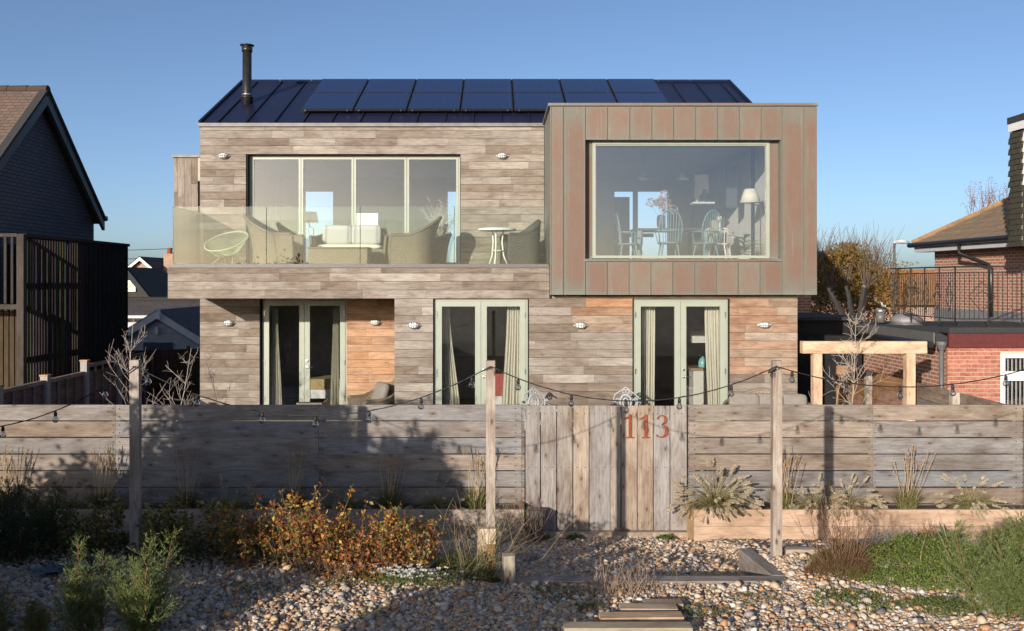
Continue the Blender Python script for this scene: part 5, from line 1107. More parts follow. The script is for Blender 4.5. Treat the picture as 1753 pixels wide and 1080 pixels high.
# ---------------------------------------------------------------- vegetation
M['leaf'] = leafmat('living_leaf'); M['dry'] = leafmat('dry_stem', .7, .05); M['plume'] = leafmat('grass_plume', .8, .35)
class Veg:
    """collects thin stems and leaves into numpy meshes"""
    def __init__(s, seed): s.r = np.random.default_rng(seed); s.seg = []; s.lf = []; s.bl = []
    def stems(s, A, B, ra, rb_, c):
        n = len(A); s.seg.append((np.asarray(A), np.asarray(B), np.broadcast_to(ra, n), np.broadcast_to(rb_, n), np.broadcast_to(c, (n, 3))))
    def leaves(s, C, D, L, W, c, fold=.25):
        n = len(C); s.lf.append((np.asarray(C), np.asarray(D), np.broadcast_to(L, n), np.broadcast_to(W, n), np.broadcast_to(c, (n, 3)), fold))
    def blades(s, B, D, L, W, droop, c, c2=None, K=4):
        n = len(B); s.bl.append((np.asarray(B), np.asarray(D), np.broadcast_to(L, n), np.broadcast_to(W, n), np.broadcast_to(droop, n), np.broadcast_to(c, (n, 3)), np.broadcast_to(c if c2 is None else c2, (n, 3)), K))
    def stem_mesh(s, name, m):
        V, Fc, Cc, o = [], [], [], 0
        for A, B, ra, rb_, c in s.seg:
            d = B-A; d /= np.linalg.norm(d, axis=1, keepdims=True)+1e-9; h = np.where(np.abs(d[:, 2:]) < .9, [[0, 0, 1.]], [[1., 0, 0]])
            u = np.cross(d, h); u /= np.linalg.norm(u, axis=1, keepdims=True)+1e-9; w = np.cross(u, d); n = len(A); v = np.zeros((n, 6, 3))
            for k in range(3):
                t = 2.094*k; e = u*math.cos(t)+w*math.sin(t); v[:, k] = A+e*ra[:, None]; v[:, 3+k] = B+e*rb_[:, None]
            V.append(v.reshape(-1, 3)); b = o+np.arange(n)[:, None]*6
            for k in range(3): Fc.append(np.concatenate([b+k, b+(k+1) % 3, b+3+(k+1) % 3, b+3+k], 1))
            Cc.append(np.repeat(c, 6, 0)); o += n*6
        return np_mesh(name, np.concatenate(V), Fc, m, np.concatenate(Cc), True)
    def leaf_mesh(s, name, m):
        V, Fc, Cc, o = [], [], [], 0
        for C, D, L, W, c, fold in s.lf:
            n = len(C); d = D/(np.linalg.norm(D, axis=1, keepdims=True)+1e-9); q = s.r.normal(size=(n, 3)); u = np.cross(d, q); u /= np.linalg.norm(u, axis=1, keepdims=True)+1e-9; w = np.cross(u, d)
            L_, W_ = L[:, None], W[:, None]; v = np.zeros((n, 4, 3)); v[:, 0] = C; v[:, 1] = C+d*L_*.5+u*W_*.5+w*W_*fold; v[:, 2] = C+d*L_; v[:, 3] = C+d*L_*.5-u*W_*.5+w*W_*fold
            V.append(v.reshape(-1, 3)); b = o+np.arange(n)[:, None]*4; Fc.append(np.concatenate([b, b+1, b+2], 1)); Fc.append(np.concatenate([b, b+2, b+3], 1)); Cc.append(np.repeat(c, 4, 0)); o += n*4
        for B, D, L, W, dr, c, c2, K in s.bl:
            n = len(B); d = D/(np.linalg.norm(D, axis=1, keepdims=True)+1e-9); u = np.cross(d, np.array([[0, 0, 1.]])+s.r.normal(0, .3, (n, 3))); u /= np.linalg.norm(u, axis=1, keepdims=True)+1e-9
            v = np.zeros((n, (K+1)*2, 3)); cc = np.zeros((n, (K+1)*2, 3))
            for k in range(K+1):
                t = k/K; p = B+d*(L[:, None]*t); p = p+np.stack([d[:, 0]*L*dr*t*t*.8, d[:, 1]*L*dr*t*t*.8, -L*dr*t*t], 1); wd = W[:, None]*(1-t**1.5*.92)*.5
                v[:, 2*k] = p-u*wd; v[:, 2*k+1] = p+u*wd; cc[:, 2*k] = cc[:, 2*k+1] = c*(1-t)+c2*t
            V.append(v.reshape(-1, 3)); Cc.append(cc.reshape(-1, 3)); b = o+np.arange(n)[:, None]*(K+1)*2
            for k in range(K): Fc.append(np.concatenate([b+2*k, b+2*k+1, b+2*k+3, b+2*k+2], 1))
            o += n*(K+1)*2
        return np_mesh(name, np.concatenate(V), Fc, m, np.concatenate(Cc))
    def emit(s, name, label, cat, loc, stem='stems', leaf='leaves', group=None, lm='leaf', kind=None):
        t = thing(name, label, cat, loc, group=group)
        if s.seg: link(bpy.data.objects.new(stem, s.stem_mesh(stem, M['dry'])), t)
        if s.lf or s.bl: link(bpy.data.objects.new(leaf, s.leaf_mesh(leaf, M[lm])), t)
        t['kind'] = kind or 'thing'
        return t
def pick(r, cols, n, var=.2):
    c = np.array(cols)[r.integers(0, len(cols), n)]; return c*r.uniform(1-var, 1+var, (n, 1))
def grow(r, base, d0, length, nseg, wob, up=0.0):
    """a wandering stem as points"""
    p = np.array(base, float); d = np.array(d0, float); d /= np.linalg.norm(d); out = [p.copy()]
    for k in range(nseg):
        d = d+r.normal(0, wob, 3)+np.array([0, 0, up]); d /= np.linalg.norm(d); p = p+d*length/nseg; out.append(p.copy())
    return np.array(out)
def add_path(v, pts, r0, r1, c):
    n = len(pts)-1; rr = np.linspace(r0, r1, n+1); v.stems(pts[:-1], pts[1:], rr[:-1], rr[1:], c)
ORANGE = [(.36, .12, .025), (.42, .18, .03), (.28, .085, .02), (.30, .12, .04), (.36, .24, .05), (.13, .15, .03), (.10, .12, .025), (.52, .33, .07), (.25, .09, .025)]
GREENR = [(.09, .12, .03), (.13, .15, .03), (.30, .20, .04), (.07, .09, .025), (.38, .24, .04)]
def atp(x, y):
    lo, hi = 6.2, 12.5
    for _ in range(40):
        m_ = (lo+hi)/2; X = PX(x, m_); yy = VY+(EYE-gz(X, m_))*F/m_
        if yy > y: lo = m_
        else: hi = m_
    return (PX(x, lo), lo, gz(PX(x, lo), lo))
def rose(label, x, y, h, w, seed, cols, nst=16, dens=1.0):
    v = Veg(seed); r = v.r; bx_, Y, g = atp(x, y)
    for k in range(nst):
        a = r.uniform(0, 6.28); b = np.array([bx_+r.normal(0, w*.22), Y+r.normal(0, w*.18), g-.03]); hh = h*r.uniform(.6, 1.0)
        pts = grow(r, b, (math.cos(a)*w*.55/h*r.uniform(.2, 1), math.sin(a)*w*.45/h*r.uniform(.2, 1), 1), hh, 7, .12, .05); add_path(v, pts, .007, .003, (.16, .10, .06))
        for j in range(2, 8):
            for q in range(3):
                if r.random() > .8: continue
                p = pts[min(j, 7)]; tw = grow(r, p, r.normal(0, 1, 3)+[0, 0, .5], r.uniform(.06, .2), 3, .25); add_path(v, tw, .003, .0012, (.17, .10, .06))
                nl = int(r.integers(3, 8)*dens*(1 if j > 2 else .4)); C = tw[r.integers(1, 4, nl)]+r.normal(0, .012, (nl, 3)); D = r.normal(0, 1, (nl, 3))+[0, -.2, .15]
                v.leaves(C, D, r.uniform(.022, .06, nl), r.uniform(.015, .038, nl), pick(r, cols, nl))
    return v.emit('rose_bush', label, 'shrub', (bx_, Y, g), group='autumn rose bushes before the left planter')
rose('tallest orange leaved rose bush left of the middle post', 548, 978, .74, .7, 1, ORANGE, 22); rose('orange and green rose bush in front of the planter, second from the post', 632, 984, .60, .6, 2, ORANGE, 18); rose('rose bush with yellow tips nearest the middle post', 708, 980, .60, .6, 3, ORANGE+[(.24, .22, .06)]*2, 18)
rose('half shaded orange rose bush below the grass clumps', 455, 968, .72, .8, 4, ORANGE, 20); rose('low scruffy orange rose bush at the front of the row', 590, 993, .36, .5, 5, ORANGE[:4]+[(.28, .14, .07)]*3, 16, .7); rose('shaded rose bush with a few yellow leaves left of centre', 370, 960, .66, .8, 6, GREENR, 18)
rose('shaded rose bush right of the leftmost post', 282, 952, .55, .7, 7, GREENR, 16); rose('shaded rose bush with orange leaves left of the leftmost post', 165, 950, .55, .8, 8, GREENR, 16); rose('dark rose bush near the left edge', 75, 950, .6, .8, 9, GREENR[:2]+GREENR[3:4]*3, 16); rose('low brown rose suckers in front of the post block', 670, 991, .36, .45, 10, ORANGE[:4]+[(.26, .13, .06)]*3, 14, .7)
def tamarisk(label, loc, h, w, seed, cols, nst=9, fine=1.0, group='feathery tamarisk shrubs', red=(.20, .07, .045)):
    v = Veg(seed); r = v.r; b0 = np.array(loc)
    for k in range(nst):
        a = r.uniform(0, 6.28); hh = h*(1 if k == 0 else r.uniform(.5, .95)); pts = grow(r, b0+[r.normal(0, w*.12), r.normal(0, w*.12), -.03], (math.cos(a)*w*.4/h, math.sin(a)*w*.4/h, 1), hh, 14, .05, .03); add_path(v, pts, .008, .0025, red)
        for j in range(1, 15):
            for q in range(int(5*fine)):
                p = pts[j] if j < 14 else pts[14]; L = (.30*(1-j/16)+.05)*r.uniform(.5, 1.1)*min(1.5, w/.5); a2 = r.uniform(0, 6.28)
                tw = grow(r, p, (math.cos(a2), math.sin(a2), 1.0), L, 5, .12, .06); add_path(v, tw, .0022, .001, cols[0])
                nl = int(26*fine*max(.5, L/.2)); t = r.uniform(.05, 1, nl)*5; i = np.minimum(t.astype(int), 4); C = tw[i]+(tw[i+1]-tw[i])*(t-i)[:, None]; D = (tw[-1]-tw[0])/L+r.normal(0, .6, (nl, 3))+[0, 0, .3]
                v.leaves(C, D, r.uniform(.016, .042, nl), r.uniform(.003, .006, nl), pick(r, cols, nl), .1)
    return v.emit('tamarisk', label, 'shrub', tuple(loc), group=group)
TG = [(.12, .16, .045), (.15, .20, .06), (.09, .13, .04), (.19, .22, .08), (.22, .19, .09)]
at = atp
tamarisk('sunlit feathery green shrub with a tall leaning tip at front left', at(236, 1090), .84, .6, 21, TG, 8); tamarisk('feathery green shrub with a red stem, left of the leaning one', at(163, 1085), .74, .5, 22, TG, 6); tamarisk('thin reddish feathery shoot at the bottom left corner', at(12, 1085), .55, .35, 23, TG+[(.25, .14, .07)]*2, 5, .7); tamarisk('low reddish feathery shoot beside the bottom left corner', at(62, 1095), .30, .3, 24, TG+[(.25, .14, .07)]*2, 5, .8)
tamarisk('large loose green feathery shrub at the right edge', at(1735, 1000), .66, .95, 25, TG+[(.17, .17, .05)]*2, 12, 1.2); tamarisk('feathery green shrub at the bottom right corner', at(1752, 1065), .75, .8, 26, TG, 9, 1.0); tamarisk('dark feathery shrub at the left edge before the planter', at(25, 960), 1.0, 1.0, 27, [(.05, .07, .03), (.07, .09, .035), (.04, .055, .025)], 9, 1.0)
# planter grasses
def reed(label, x, seed, cols, nst=16, tall=.85):
    v = Veg(seed); r = v.r; Y = 12.82; X = PX(x, Y); z = PZ(871, 12.58)-.07; n = 330; B = np.stack([X+r.normal(0, .05, n), Y+r.normal(0, .04, n), np.full(n, z)], 1)
    a = r.uniform(0, 6.28, n); D = np.stack([np.cos(a)*r.uniform(.05, .75, n), np.sin(a)*r.uniform(.05, .4, n), np.ones(n)], 1); v.blades(B, D, r.uniform(.22, .45, n), r.uniform(.008, .013, n), r.uniform(.05, .5, n), pick(r, cols, n), pick(r, [(.25, .20, .09), (.17, .17, .06)], n))
    for k in range(nst):
        pts = grow(r, (X+r.normal(0, .04), Y+r.normal(0, .03), z), (r.normal(0, .16)+.05, r.normal(0, .06), 1), tall*r.uniform(.75, 1.05), 6, .03); add_path(v, pts, .0045, .003, (.42, .32, .19))
        m_ = 40; t = r.uniform(.72, 1, m_)*6; i = np.minimum(t.astype(int), 5); C = pts[i]+(pts[i+1]-pts[i])*(t-i)[:, None]; v.leaves(C, (pts[-1]-pts[-2])*30+r.normal(0, .35, (m_, 3)), r.uniform(.02, .045, m_), .009, pick(r, [(.40, .28, .17), (.30, .19, .11)], m_))
    return v.emit('reed_grass', label, 'grass clump', (X, Y, z), 'flower_stalks', 'blades', 'upright reed grass clumps in the planters')
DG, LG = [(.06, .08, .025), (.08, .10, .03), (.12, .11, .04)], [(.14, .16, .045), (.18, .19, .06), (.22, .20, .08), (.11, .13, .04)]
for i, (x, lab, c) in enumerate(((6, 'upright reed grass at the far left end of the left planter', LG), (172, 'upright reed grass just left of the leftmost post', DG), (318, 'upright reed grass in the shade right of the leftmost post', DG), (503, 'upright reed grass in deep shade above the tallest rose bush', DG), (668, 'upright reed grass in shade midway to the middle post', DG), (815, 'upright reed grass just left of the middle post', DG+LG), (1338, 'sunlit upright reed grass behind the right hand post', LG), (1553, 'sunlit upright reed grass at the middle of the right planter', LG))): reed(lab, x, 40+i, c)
def fountain(label, x, seed, cols, n=420, heads=26, w=.28, Y=12.80):
    v = Veg(seed); r = v.r; X = PX(x, Y); z = PZ(871, 12.58)-.07; B = np.stack([X+r.normal(0, .06, n), Y+r.normal(0, .05, n), np.full(n, z)], 1); a = r.uniform(0, 6.28, n)
    D = np.stack([np.cos(a)*r.uniform(.1, 1.1, n), np.sin(a)*r.uniform(.1, .7, n)-.15, np.ones(n)], 1); v.blades(B, D, r.uniform(.2, .48, n)*w/.28, r.uniform(.007, .011, n), r.uniform(.3, .9, n), pick(r, cols, n), pick(r, [(.36, .29, .15), (.27, .23, .10)], n), 5)
    for k in range(heads):
        a = r.uniform(0, 6.28); pts = grow(r, (X, Y, z), (math.cos(a)*r.uniform(.1, .9), math.sin(a)*.5-.2, 1), r.uniform(.3, .5)*w/.28, 6, .08, -.22); add_path(v, pts, .003, .002, (.36, .3, .17))
        m_ = 170; t = r.uniform(0, 1, m_); ax = (pts[-1]-pts[-2]); ax /= np.linalg.norm(ax); C = pts[-1]+ax*((t-.1)*.11)[:, None]; D = r.normal(0, 1, (m_, 3)); D = D-ax*(D@ax)[:, None]*.6+ax*.8
        v.leaves(C, D, r.uniform(.018, .034, m_)*(1-.5*np.abs(t-.4)), .006, pick(r, [(.50, .42, .29), (.42, .34, .22), (.55, .48, .36)], m_))
    return v.emit('fountain_grass', label, 'grass clump', (X, Y, z), 'flower_stalks', 'blades', 'fluffy fountain grasses in the planters')
fountain('big fluffy fountain grass spilling over the planter beside the gate', 1222, 60, LG, 900, 130, .36); fountain('fluffy fountain grass between the right hand post and its shadow', 1392, 61, LG, 600, 55, .26); fountain('fluffy fountain grass right of the post shadow', 1450, 62, LG, 650, 60, .28); fountain('low straw coloured fountain grass near the right edge', 1660, 63, LG, 600, 45, .3)
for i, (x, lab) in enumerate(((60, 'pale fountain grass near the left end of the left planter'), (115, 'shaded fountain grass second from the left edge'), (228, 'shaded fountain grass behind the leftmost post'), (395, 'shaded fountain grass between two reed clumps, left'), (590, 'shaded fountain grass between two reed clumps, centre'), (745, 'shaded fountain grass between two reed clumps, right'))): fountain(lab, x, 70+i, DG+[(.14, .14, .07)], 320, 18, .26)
# bare saplings
def sapling(label, loc, h, seed, c=(.34, .29, .25), nb=16, lean=(.05, 0), spread=.55):
    v = Veg(seed); r = v.r; tr = grow(r, loc, (lean[0], lean[1], 1), h, 12, .05, .02); add_path(v, tr, .011, .004, c)
    for k in range(nb):
        j = r.integers(2, 12); a = r.uniform(0, 6.28); L = h*r.uniform(.28, .55)*(1-j/16); b = grow(r, tr[j], (math.cos(a)*spread*1.8, math.sin(a)*spread, 1), L, 6, .12, .03); add_path(v, b, .0045, .0026, c)
        for q in range(4): i = r.integers(1, 6); tw = grow(r, b[i], (b[i]-b[i-1])*10+r.normal(0, .8, 3), L*r.uniform(.2, .5), 3, .15, .05); add_path(v, tw, .0032, .0022, c)
    return v.emit('bare_sapling', label, 'sapling', tuple(loc), 'branches', group='leafless saplings on the patio')
sapling('tall bare sapling behind the leftmost post', (PX(222, 15.5), 15.5, FLOOR), 2.25, 80, nb=24, lean=(.06, 0)); sapling('bare forked sapling before the passage', (PX(290, 15.2), 15.2, FLOOR), 1.75, 81, nb=22, lean=(.1, 0)); sapling('thin bare sapling against the left corner of the house', (PX(384, 16.2), 16.2, FLOOR), 1.6, 82, (.16, .12, .10), 9, (-.2, 0), .35)
sapling('tall pale bare sapling inside the timber arch', (PX(1452, 15.4), 15.4, FLOOR), 2.3, 83, (.46, .38, .31), 30, (.12, 0), .7); sapling('second bare sapling beside it under the arch', (PX(1418, 15.5), 15.5, FLOOR), 1.5, 84, (.40, .33, .27), 10, (.14, 0), .6)
# tree and hedge beyond the flat roof
v = Veg(90); r = v.r; tz = 33; tc_ = [(.20, .10, .025), (.26, .15, .03), (.15, .12, .03), (.12, .10, .03), (.30, .18, .05)]
n = 26000; C = np.stack([PX(1455, tz)+r.normal(0, 1, n)*1.05, tz+1+r.normal(0, .8, n), np.zeros(n)], 1); 
topz = PZ(425, tz)+.25*np.sin(C[:, 0]*3.1)+.2*np.sin(C[:, 0]*7)-.35*np.abs(C[:, 0]-PX(1440, tz)); C[:, 2] = topz-np.abs(r.normal(0, 1.3, n))
C = C[C[:, 2] > 1.2]; n = len(C); v.leaves(C, r.normal(0, 1, (n, 3)), r.uniform(.05, .11, n), r.uniform(.04, .07, n), pick(r, tc_, n, .35))
for k in range(420):
    p = np.array([PX(r.uniform(1396, 1535), tz), tz+1+r.normal(0, .5), PZ(r.uniform(440, 480), tz)]); add_path(v, grow(r, p, (r.normal(.1, .35), r.normal(0, .2), 1), r.uniform(.5, 1.5), 5, .08), .012, .004, (.17, .12, .09))
v.emit('copper_hedge', 'bronze leaved hedge tree beyond the neighbour\'s flat roof', 'tree', (PX(1455, tz), tz, 0), 'branches', 'crown')
v = Veg(91); r = v.r
for x, tip, r0 in ((1447, 1425, .13), (1462, 1460, .12), (1470, 1480, .14), (1474, 1488, .1)):
    pts = grow(r, P(x, 560, 31), np.array(P(tip, 480, 31)-P(x, 560, 31)), 1.4, 6, .08); add_path(v, pts, r0*.9, r0*.7, (.44, .35, .26))
    for k in range(14): add_path(v, grow(r, pts[-1-r.integers(0, 2)], (r.normal(.1, .5), r.normal(0, .3), 1), r.uniform(.5, 1.3), 7, .07, .04), .016, .005, (.13, .095, .07))
t = v.emit('pollard_tree', 'pollarded tree with pale cut trunks beyond the flat roof', 'tree', P(1465, 560, 31), 'trunk', 'crown')
v = Veg(92); r = v.r
for k in range(60):
    p = P(r.uniform(1655, 1740), 372-r.uniform(0, 25), 34); p = np.array(p); pts = grow(r, p, (r.normal(0, .25), 0, 1), r.uniform(.3, 1.0), 4, .1); add_path(v, pts, .012, .005, (.22, .12, .10)); v.leaves(pts[r.integers(1, 5, 12)]+r.normal(0, .06, (12, 3)), r.normal(0, 1, (12, 3)), .05, .03, pick(r, [(.25, .10, .07), (.20, .12, .09)], 12))
for k in range(5): add_path(v, grow(r, P(1690+k*8, 700, 34), (0, 0, 1), 6.3, 5, .02), .06, .02, (.2, .14, .11))
v.emit('red_twig_tree', 'reddish twiggy tree top behind the brick house roof', 'tree', P(1700, 600, 34), 'trunk', 'crown')
# right hand bed
def clump(name, label, cat, loc, n, rad, h, cols, L, W, seed, stems=0, sc=(.2, .12, .07), sh=.5, group=None, up=.6, shape=1.0):
    v = Veg(seed); r = v.r; b = np.array(loc)
    if n:
        q = np.sqrt(r.random(n)); a = r.uniform(0, 6.28, n); ht = h*(1-q**2)*(.55+.45*np.sin(q*9+a*3)*.5+.2)*r.uniform(.35, 1.0, n)**shape
        X_, Y_ = b[0]+q*rad*np.cos(a), b[1]+q*rad*.8*np.sin(a); C = np.stack([X_, Y_, ground(X_, Y_)+ht], 1); v.leaves(C, r.normal(0, 1, (n, 3))+[0, 0, up], r.uniform(.6, 1.3, n)*L, r.uniform(.7, 1.2, n)*W, pick(r, cols, n, .3))
    for k in range(stems):
        a = r.uniform(0, 6.28); d = r.uniform(0, .7); X_, Y_ = b[0]+rad*.5*d*math.cos(a), b[1]+rad*.4*d*math.sin(a); pts = grow(r, (X_, Y_, gz(X_, Y_)), (math.cos(a)*d*.8, math.sin(a)*d*.5, 1), sh*r.uniform(.5, 1.1), 6, .12); add_path(v, pts, .0035, .0014, sc)
        for q in range(3): i = r.integers(2, 6); add_path(v, grow(r, pts[i], (pts[i]-pts[i-1])*15+r.normal(0, .7, 3), sh*.3, 3, .15), .002, .001, sc)
    return v.emit(name, label, cat, tuple(loc), group=group)
MG = [(.085, .12, .028), (.115, .15, .035), (.065, .095, .024), (.15, .16, .05)]
clump('green_mat', 'low bright green cushion plant in the right hand shingle', 'ground cover', at(1575, 975), 22000, 1.05, .32, [(.11, .17, .03), (.15, .21, .04), (.09, .13, .025), (.20, .22, .06)], .034, .010, 100); clump('green_mat', 'small green cushion plant nearest the right bottom edge', 'ground cover', at(1612, 1042), 3000, .35, .08, MG, .03, .008, 101); clump('green_mat', 'flat green weed patch below the large cushion plant', 'ground cover', at(1465, 1030), 2600, .42, .06, MG, .03, .01, 102)
clump('twiggy_shrub', 'red brown twiggy shrub beside the right hand post', 'shrub', at(1440, 985), 5000, .33, .42, [(.16, .08, .04), (.12, .07, .03), (.10, .10, .04), (.2, .10, .05)], .05, .004, 103, 60, (.22, .13, .08), .75, up=1.6); clump('silver_plant', 'silver leaved cushion plant before the right planter', 'plant', at(1535, 945), 5200, .42, .26, [(.26, .27, .25), (.20, .22, .19), (.16, .17, .12)], .035, .008, 104, 30, (.3, .2, .12), .3)
clump('brown_plant', 'brown dried plant behind the silver cushion', 'plant', at(1590, 935), 2400, .35, .22, [(.24, .13, .05), (.16, .11, .05)], .03, .012, 105, 16, (.25, .16, .1), .35)
v = Veg(106); r = v.r; b = at(1622, 938); n = 26; a = r.uniform(0, 6.28, n); v.blades(np.tile(b, (n, 1)), np.stack([np.cos(a)*.7, np.sin(a)*.5, np.ones(n)], 1), r.uniform(.2, .36, n), r.uniform(.06, .1, n), r.uniform(.1, .4, n), pick(r, [(.10, .15, .06), (.14, .18, .08)], n), K=5); v.emit('sea_beet', 'broad leaved green beet plant before the right planter', 'plant', b, leaf='leaves')
v = Veg(107); r = v.r; b = at(1640, 985)
for k in range(14): add_path(v, grow(r, np.array(b)+[r.normal(0, .35), r.normal(0, .2), 0], (r.normal(0, .4), 0, 1), r.uniform(.3, .7), 5, .1), .005, .002, (.36, .27, .18))
v.emit('dead_stalks', 'pale dead stalks standing over the green cushion plant', 'plant', b)
# plants near the middle post
v = Veg(110); r = v.r; b = np.array(at(800, 985))
for k in range(70): a = r.uniform(-.2, 1.3); pts = grow(r, b+[r.normal(.05, .16), r.normal(0, .1), 0], (r.normal(.35, .5), r.normal(0, .3), 1), r.uniform(.3, .95), 8, .09); add_path(v, pts, .0035, .0015, pick(r, [(.22, .20, .09), (.28, .16, .10), (.30, .24, .14), (.16, .15, .06)], 1)[0])
n = 5200; q = np.sqrt(r.random(n)); a = r.uniform(0, 6.28, n); C = np.stack([b[0]+q*.36*np.cos(a), b[1]+q*.25*np.sin(a), np.zeros(n)], 1); C[:, 2] = ground(C[:, 0], C[:, 1])+.22*(1-q*q)*r.random(n); v.leaves(C, r.normal(0, .6, (n, 3))+[0, 0, .8], r.uniform(.02, .06, n), .004, pick(r, [(.08, .10, .03), (.12, .13, .04), (.06, .07, .025)], n, .3)); v.emit('fennel_clump', 'wiry green stemmed fennel clump at the foot of the middle post', 'plant', tuple(b))
v = Veg(111); r = v.r; b = np.array((PX(905, 12.3), 12.3, gz(PX(905, 12.3), 12.3)))
for k in range(46): add_path(v, grow(r, b+[r.normal(0, .12), r.normal(0, .08), 0], (r.normal(0, .3), r.normal(0, .2), 1), r.uniform(.4, 1.0), 7, .09), .003, .0012, pick(r, [(.33, .18, .13), (.28, .2, .13)], 1)[0])
v.emit('dried_stems', 'reddish dried stems in front of the dark pot by the gate', 'plant', tuple(b))
v = Veg(112); r = v.r; b = np.array(at(692, 1000)); n = 1500; C = np.stack([b[0]+r.normal(0, .24, n), b[1]+r.normal(0, .14, n), np.zeros(n)], 1); C[:, 2] = ground(C[:, 0], C[:, 1])+r.uniform(0, .1, n); v.leaves(C, r.normal(0, .7, (n, 3))+[0, 0, .6], r.uniform(.02, .05, n), .008, pick(r, MG, n, .3))
for k in range(110):
    p = np.array([b[0]+r.normal(0, .22), b[1]+r.normal(0, .14), 0]); p[2] = gz(p[0], p[1])+r.uniform(.09, .16); add_path(v, np.array([p-[0, 0, .1], p]), .0015, .0015, (.15, .18, .06)); a = np.arange(9)*.698
    v.leaves(np.tile(p, (9, 1)), np.stack([np.cos(a), np.sin(a)-.3, np.full(9, .25+r.normal(0, .3))], 1), .028, .013, (.66, .66, .62), .05); v.leaves(p+r.normal(0, .003, (5, 3)), r.normal(0, 1, (5, 3))+[0, -1, 1], .008, .007, (.5, .33, .04), .1)
v.emit('daisy_clump', 'low clump of white daisies on the shingle in front of the rose bushes', 'flower', tuple(b), 'stalks', 'flowers')
v = Veg(113); r = v.r; b = np.array(at(1062, 1018))
for k in range(130): add_path(v, grow(r, b+[r.normal(0, .17), r.normal(0, .08), 0], (r.normal(0, .35), r.normal(0, .2), 1), r.uniform(.12, .33), 5, .07), .003, .0015, pick(r, [(.30, .21, .16), (.36, .28, .20), (.2, .13, .10)], 1)[0])
v.emit('lavender_stubble', 'dry clipped lavender stems behind the timber steps', 'plant', tuple(b))
for i, (x, Y, n, rad, lab) in enumerate(((1010, 1045, 900, .16, 'leafy green weed left of the upper timber steps'), (1200, 1052, 1500, .3, 'green weeds right of the timber steps'), (960, 1020, 1500, .35, 'dark green weed patch in the shade before the long sleeper'), (425, 1012, 900, .3, 'brown and green weeds at the edge of the shadow'), (560, 1005, 700, .25, 'small green weeds on the sunlit shingle'), (640, 1055, 500, .2, 'tiny green weeds near the bottom centre'), (1290, 1030, 700, .28, 'sparse green sprigs on the right of the steps'), (765, 1000, 900, .25, 'green tuft left of the fennel clump'))): clump('weed_patch', lab, 'weeds', at(x, Y), n//2, rad, .08, MG+[(.16, .13, .06)]*2, .03, .008, 120+i, group='weeds growing through the shingle')
for i, (x, lab) in enumerate(((925, 'small ivy like weed at the left end of the threshold'), (985, 'green weed at the middle of the threshold'), (1140, 'green weed at the right end of the threshold'))): X = PX(x, 12.85); clump('weed_patch', lab, 'weeds', (X, 12.85, gz(X, 12.85)), 200, .14, .09, MG, .045, .03, 130+i, group='weeds growing through the shingle')
v = Veg(140); r = v.r; b = at(90, 985)
for X0 in (b[0], b[0]+.4): n = 60; a = r.uniform(0, 6.28, n); v.blades(np.tile((X0, b[1], gz(X0, b[1])), (n, 1)), np.stack([np.cos(a), np.sin(a), r.uniform(.4, 1.2, n)], 1), r.uniform(.15, .3, n), r.uniform(.02, .04, n), r.uniform(.2, .5, n), pick(r, [(.14, .19, .22), (.11, .15, .18)], n))
v.emit('sea_kale', 'blue grey leaved kale plants in the left shade', 'plant', b)
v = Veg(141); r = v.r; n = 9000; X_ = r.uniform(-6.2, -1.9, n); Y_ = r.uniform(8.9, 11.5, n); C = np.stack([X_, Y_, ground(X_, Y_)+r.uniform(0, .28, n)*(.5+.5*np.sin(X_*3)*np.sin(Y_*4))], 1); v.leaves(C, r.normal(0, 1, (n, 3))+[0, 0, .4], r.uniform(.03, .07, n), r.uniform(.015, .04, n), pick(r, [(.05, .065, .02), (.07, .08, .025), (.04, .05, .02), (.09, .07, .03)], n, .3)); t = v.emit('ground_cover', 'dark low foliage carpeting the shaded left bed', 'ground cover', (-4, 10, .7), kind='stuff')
# shrubs just outside the picture that shade the left of the fence and the foreground
def thicket(label, loc, h, w, seed, n=5000):
    v = Veg(seed); r = v.r; b = np.array(loc)
    for k in range(26):
        a = r.uniform(0, 6.28); pts = grow(r, b+[r.normal(0, w*.15), r.normal(0, w*.15), -.05], (math.cos(a)*w*.55/h*r.random(), math.sin(a)*w*.55/h*r.random(), 1), h*r.uniform(.7, 1.02), 9, .07, .02); add_path(v, pts, .018, .004, (.15, .10, .07)); m_ = n//26
        j = r.integers(2, 10, m_); v.leaves(pts[j]+r.normal(0, w*.13, (m_, 3)), r.normal(0, 1, (m_, 3)), r.uniform(.09, .18, m_), r.uniform(.05, .09, m_), pick(r, TG, m_))
    return v.emit('thicket_shrub', label, 'shrub', tuple(loc), group='shrubs on the seaward side of the garden')
for k, (lab, Xf, D, zt, w, n) in enumerate((('tall tamarisk thicket left of the viewpoint', -3.5, 6.2, 2.35, 1.3, 16000), ('second tall thicket beside the first', -2.85, 6.8, 2.0, 1.1, 15000), ('third thicket behind the first', -4.3, 6.0, 1.45, 1.1, 10000), ('broad thicket beside the path', -2.0, 7.5, 1.4, 1.1, 14000), ('rounded thicket near the path', -1.3, 8.0, 1.3, .9, 12000),
        ('wind pruned thicket at the far left of the garden', -5.7, 5.6, .95, 1.0, 8000), ('low thicket nearest the path', -.75, 9.0, .75, .5, 8000), ('low thicket near the viewpoint', .2, 9.6, -.55, 1.0, 8000), ('small thicket on the bank before the viewpoint', 3.0, 11.2, -.40, .55, 7000), ('another small thicket on the bank', 2.4, 11.1, -.36, .55, 6000))):
    X_, Y_ = Xf-.507*D, 13.09-D; thicket(lab, (X_, Y_, gz(X_, Y_)), zt+.268*D-gz(X_, Y_), w, 200+k, n)
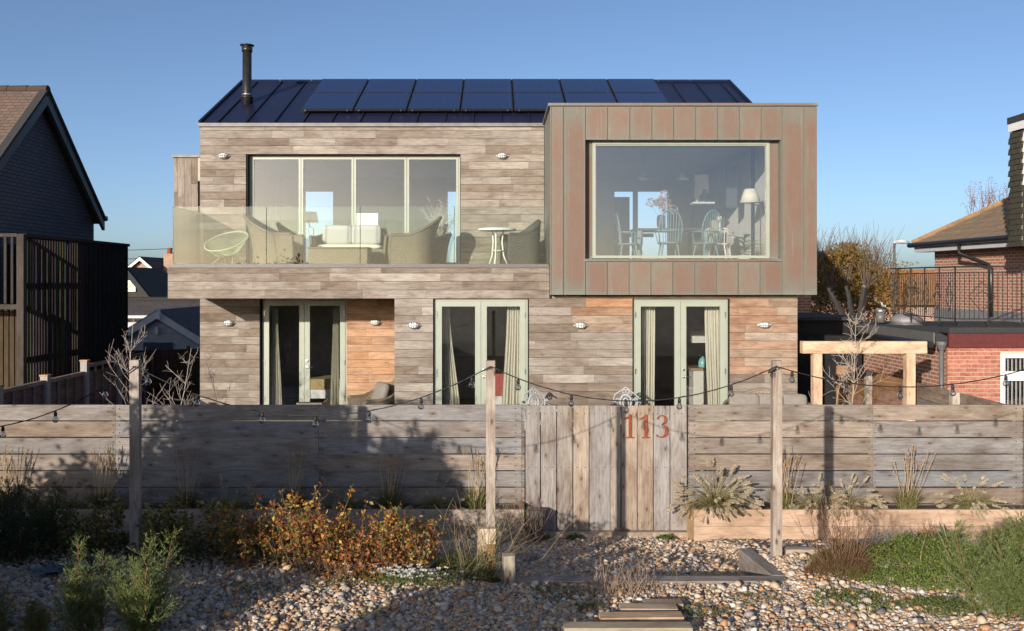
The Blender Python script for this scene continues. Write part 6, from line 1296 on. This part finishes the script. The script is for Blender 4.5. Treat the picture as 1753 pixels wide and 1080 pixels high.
# flowers and plant indoors
v = Veg(150); r = v.r; Yv = 19.0; b = np.array((PX(1132, Yv), Yv, UP+.9))
for k in range(9):
    p = b+[r.normal(0, .22), r.normal(0, .1), .42+r.normal(0, .06)]; add_path(v, grow(r, b, p-b, np.linalg.norm(p-b), 4, .02), .003, .002, (.2, .17, .1)); n = 90; D = r.normal(0, 1, (n, 3)); D /= np.linalg.norm(D, axis=1, keepdims=True); v.leaves(p+D*.075, D+r.normal(0, .6, (n, 3)), .035, .03, pick(r, [(.50, .38, .33), (.42, .30, .26), (.55, .45, .38)], n))
t = v.emit('hydrangea_bunch', 'dried pink hydrangea heads in a vase on the dining table', 'flowers', tuple(b), 'stalks', 'petals'); MB().lathe([(.06, -.14), (.09, -.05), (.09, .12), (.06, .16), (.055, .16), (.08, .1), (.08, -.04)], tuple(b), 16).build('vase', M['pot'], t, True)
v = Veg(151); r = v.r; b = np.array((PX(1274, 17.85), 17.85, UP+.25)); n = 60; a = r.uniform(0, 6.28, n); v.blades(b+np.stack([np.zeros(n), np.zeros(n), r.uniform(0, .3, n)], 1), np.stack([np.cos(a), np.sin(a), r.uniform(.2, 1.3, n)], 1), r.uniform(.25, .42, n), .035, r.uniform(.2, .6, n), pick(r, [(.06, .11, .05), (.09, .14, .07)], n), K=5); add_path(v, np.array([b-[0, 0, .1], b+[0, 0, .3]]), .012, .01, (.2, .15, .1))
t = v.emit('potted_plant', 'spiky leaved houseplant by the picture window', 'plant', tuple(b)); MB().lathe([(.1, -.25), (.14, -.05), (.13, -.04)], tuple(b), 16).build('pot', M['cream'], t, True)
v = Veg(152); r = v.r; b = np.array((PX(757, 19.7), 19.7, UP+.55))
for k in range(34):
    pts = grow(r, b, (r.normal(0, .35), r.normal(0, .3), 1), r.uniform(.5, 1.0), 6, .08); add_path(v, pts, .004, .002, (.55, .50, .44)); n = 16; v.leaves(pts[r.integers(3, 7, n)]+r.normal(0, .03, (n, 3)), r.normal(0, 1, (n, 3)), .03, .028, pick(r, [(.62, .58, .5), (.5, .45, .38)], n))
t = v.emit('honesty_spray', 'tall vase of dried white honesty inside the folding doors', 'flowers', tuple(b), 'stalks', 'seed_heads'); MB().lathe([(.09, -.55), (.10, -.3), (.06, .0), (.075, .05)], tuple(b), 16).build('vase', M['opal'], t, True)
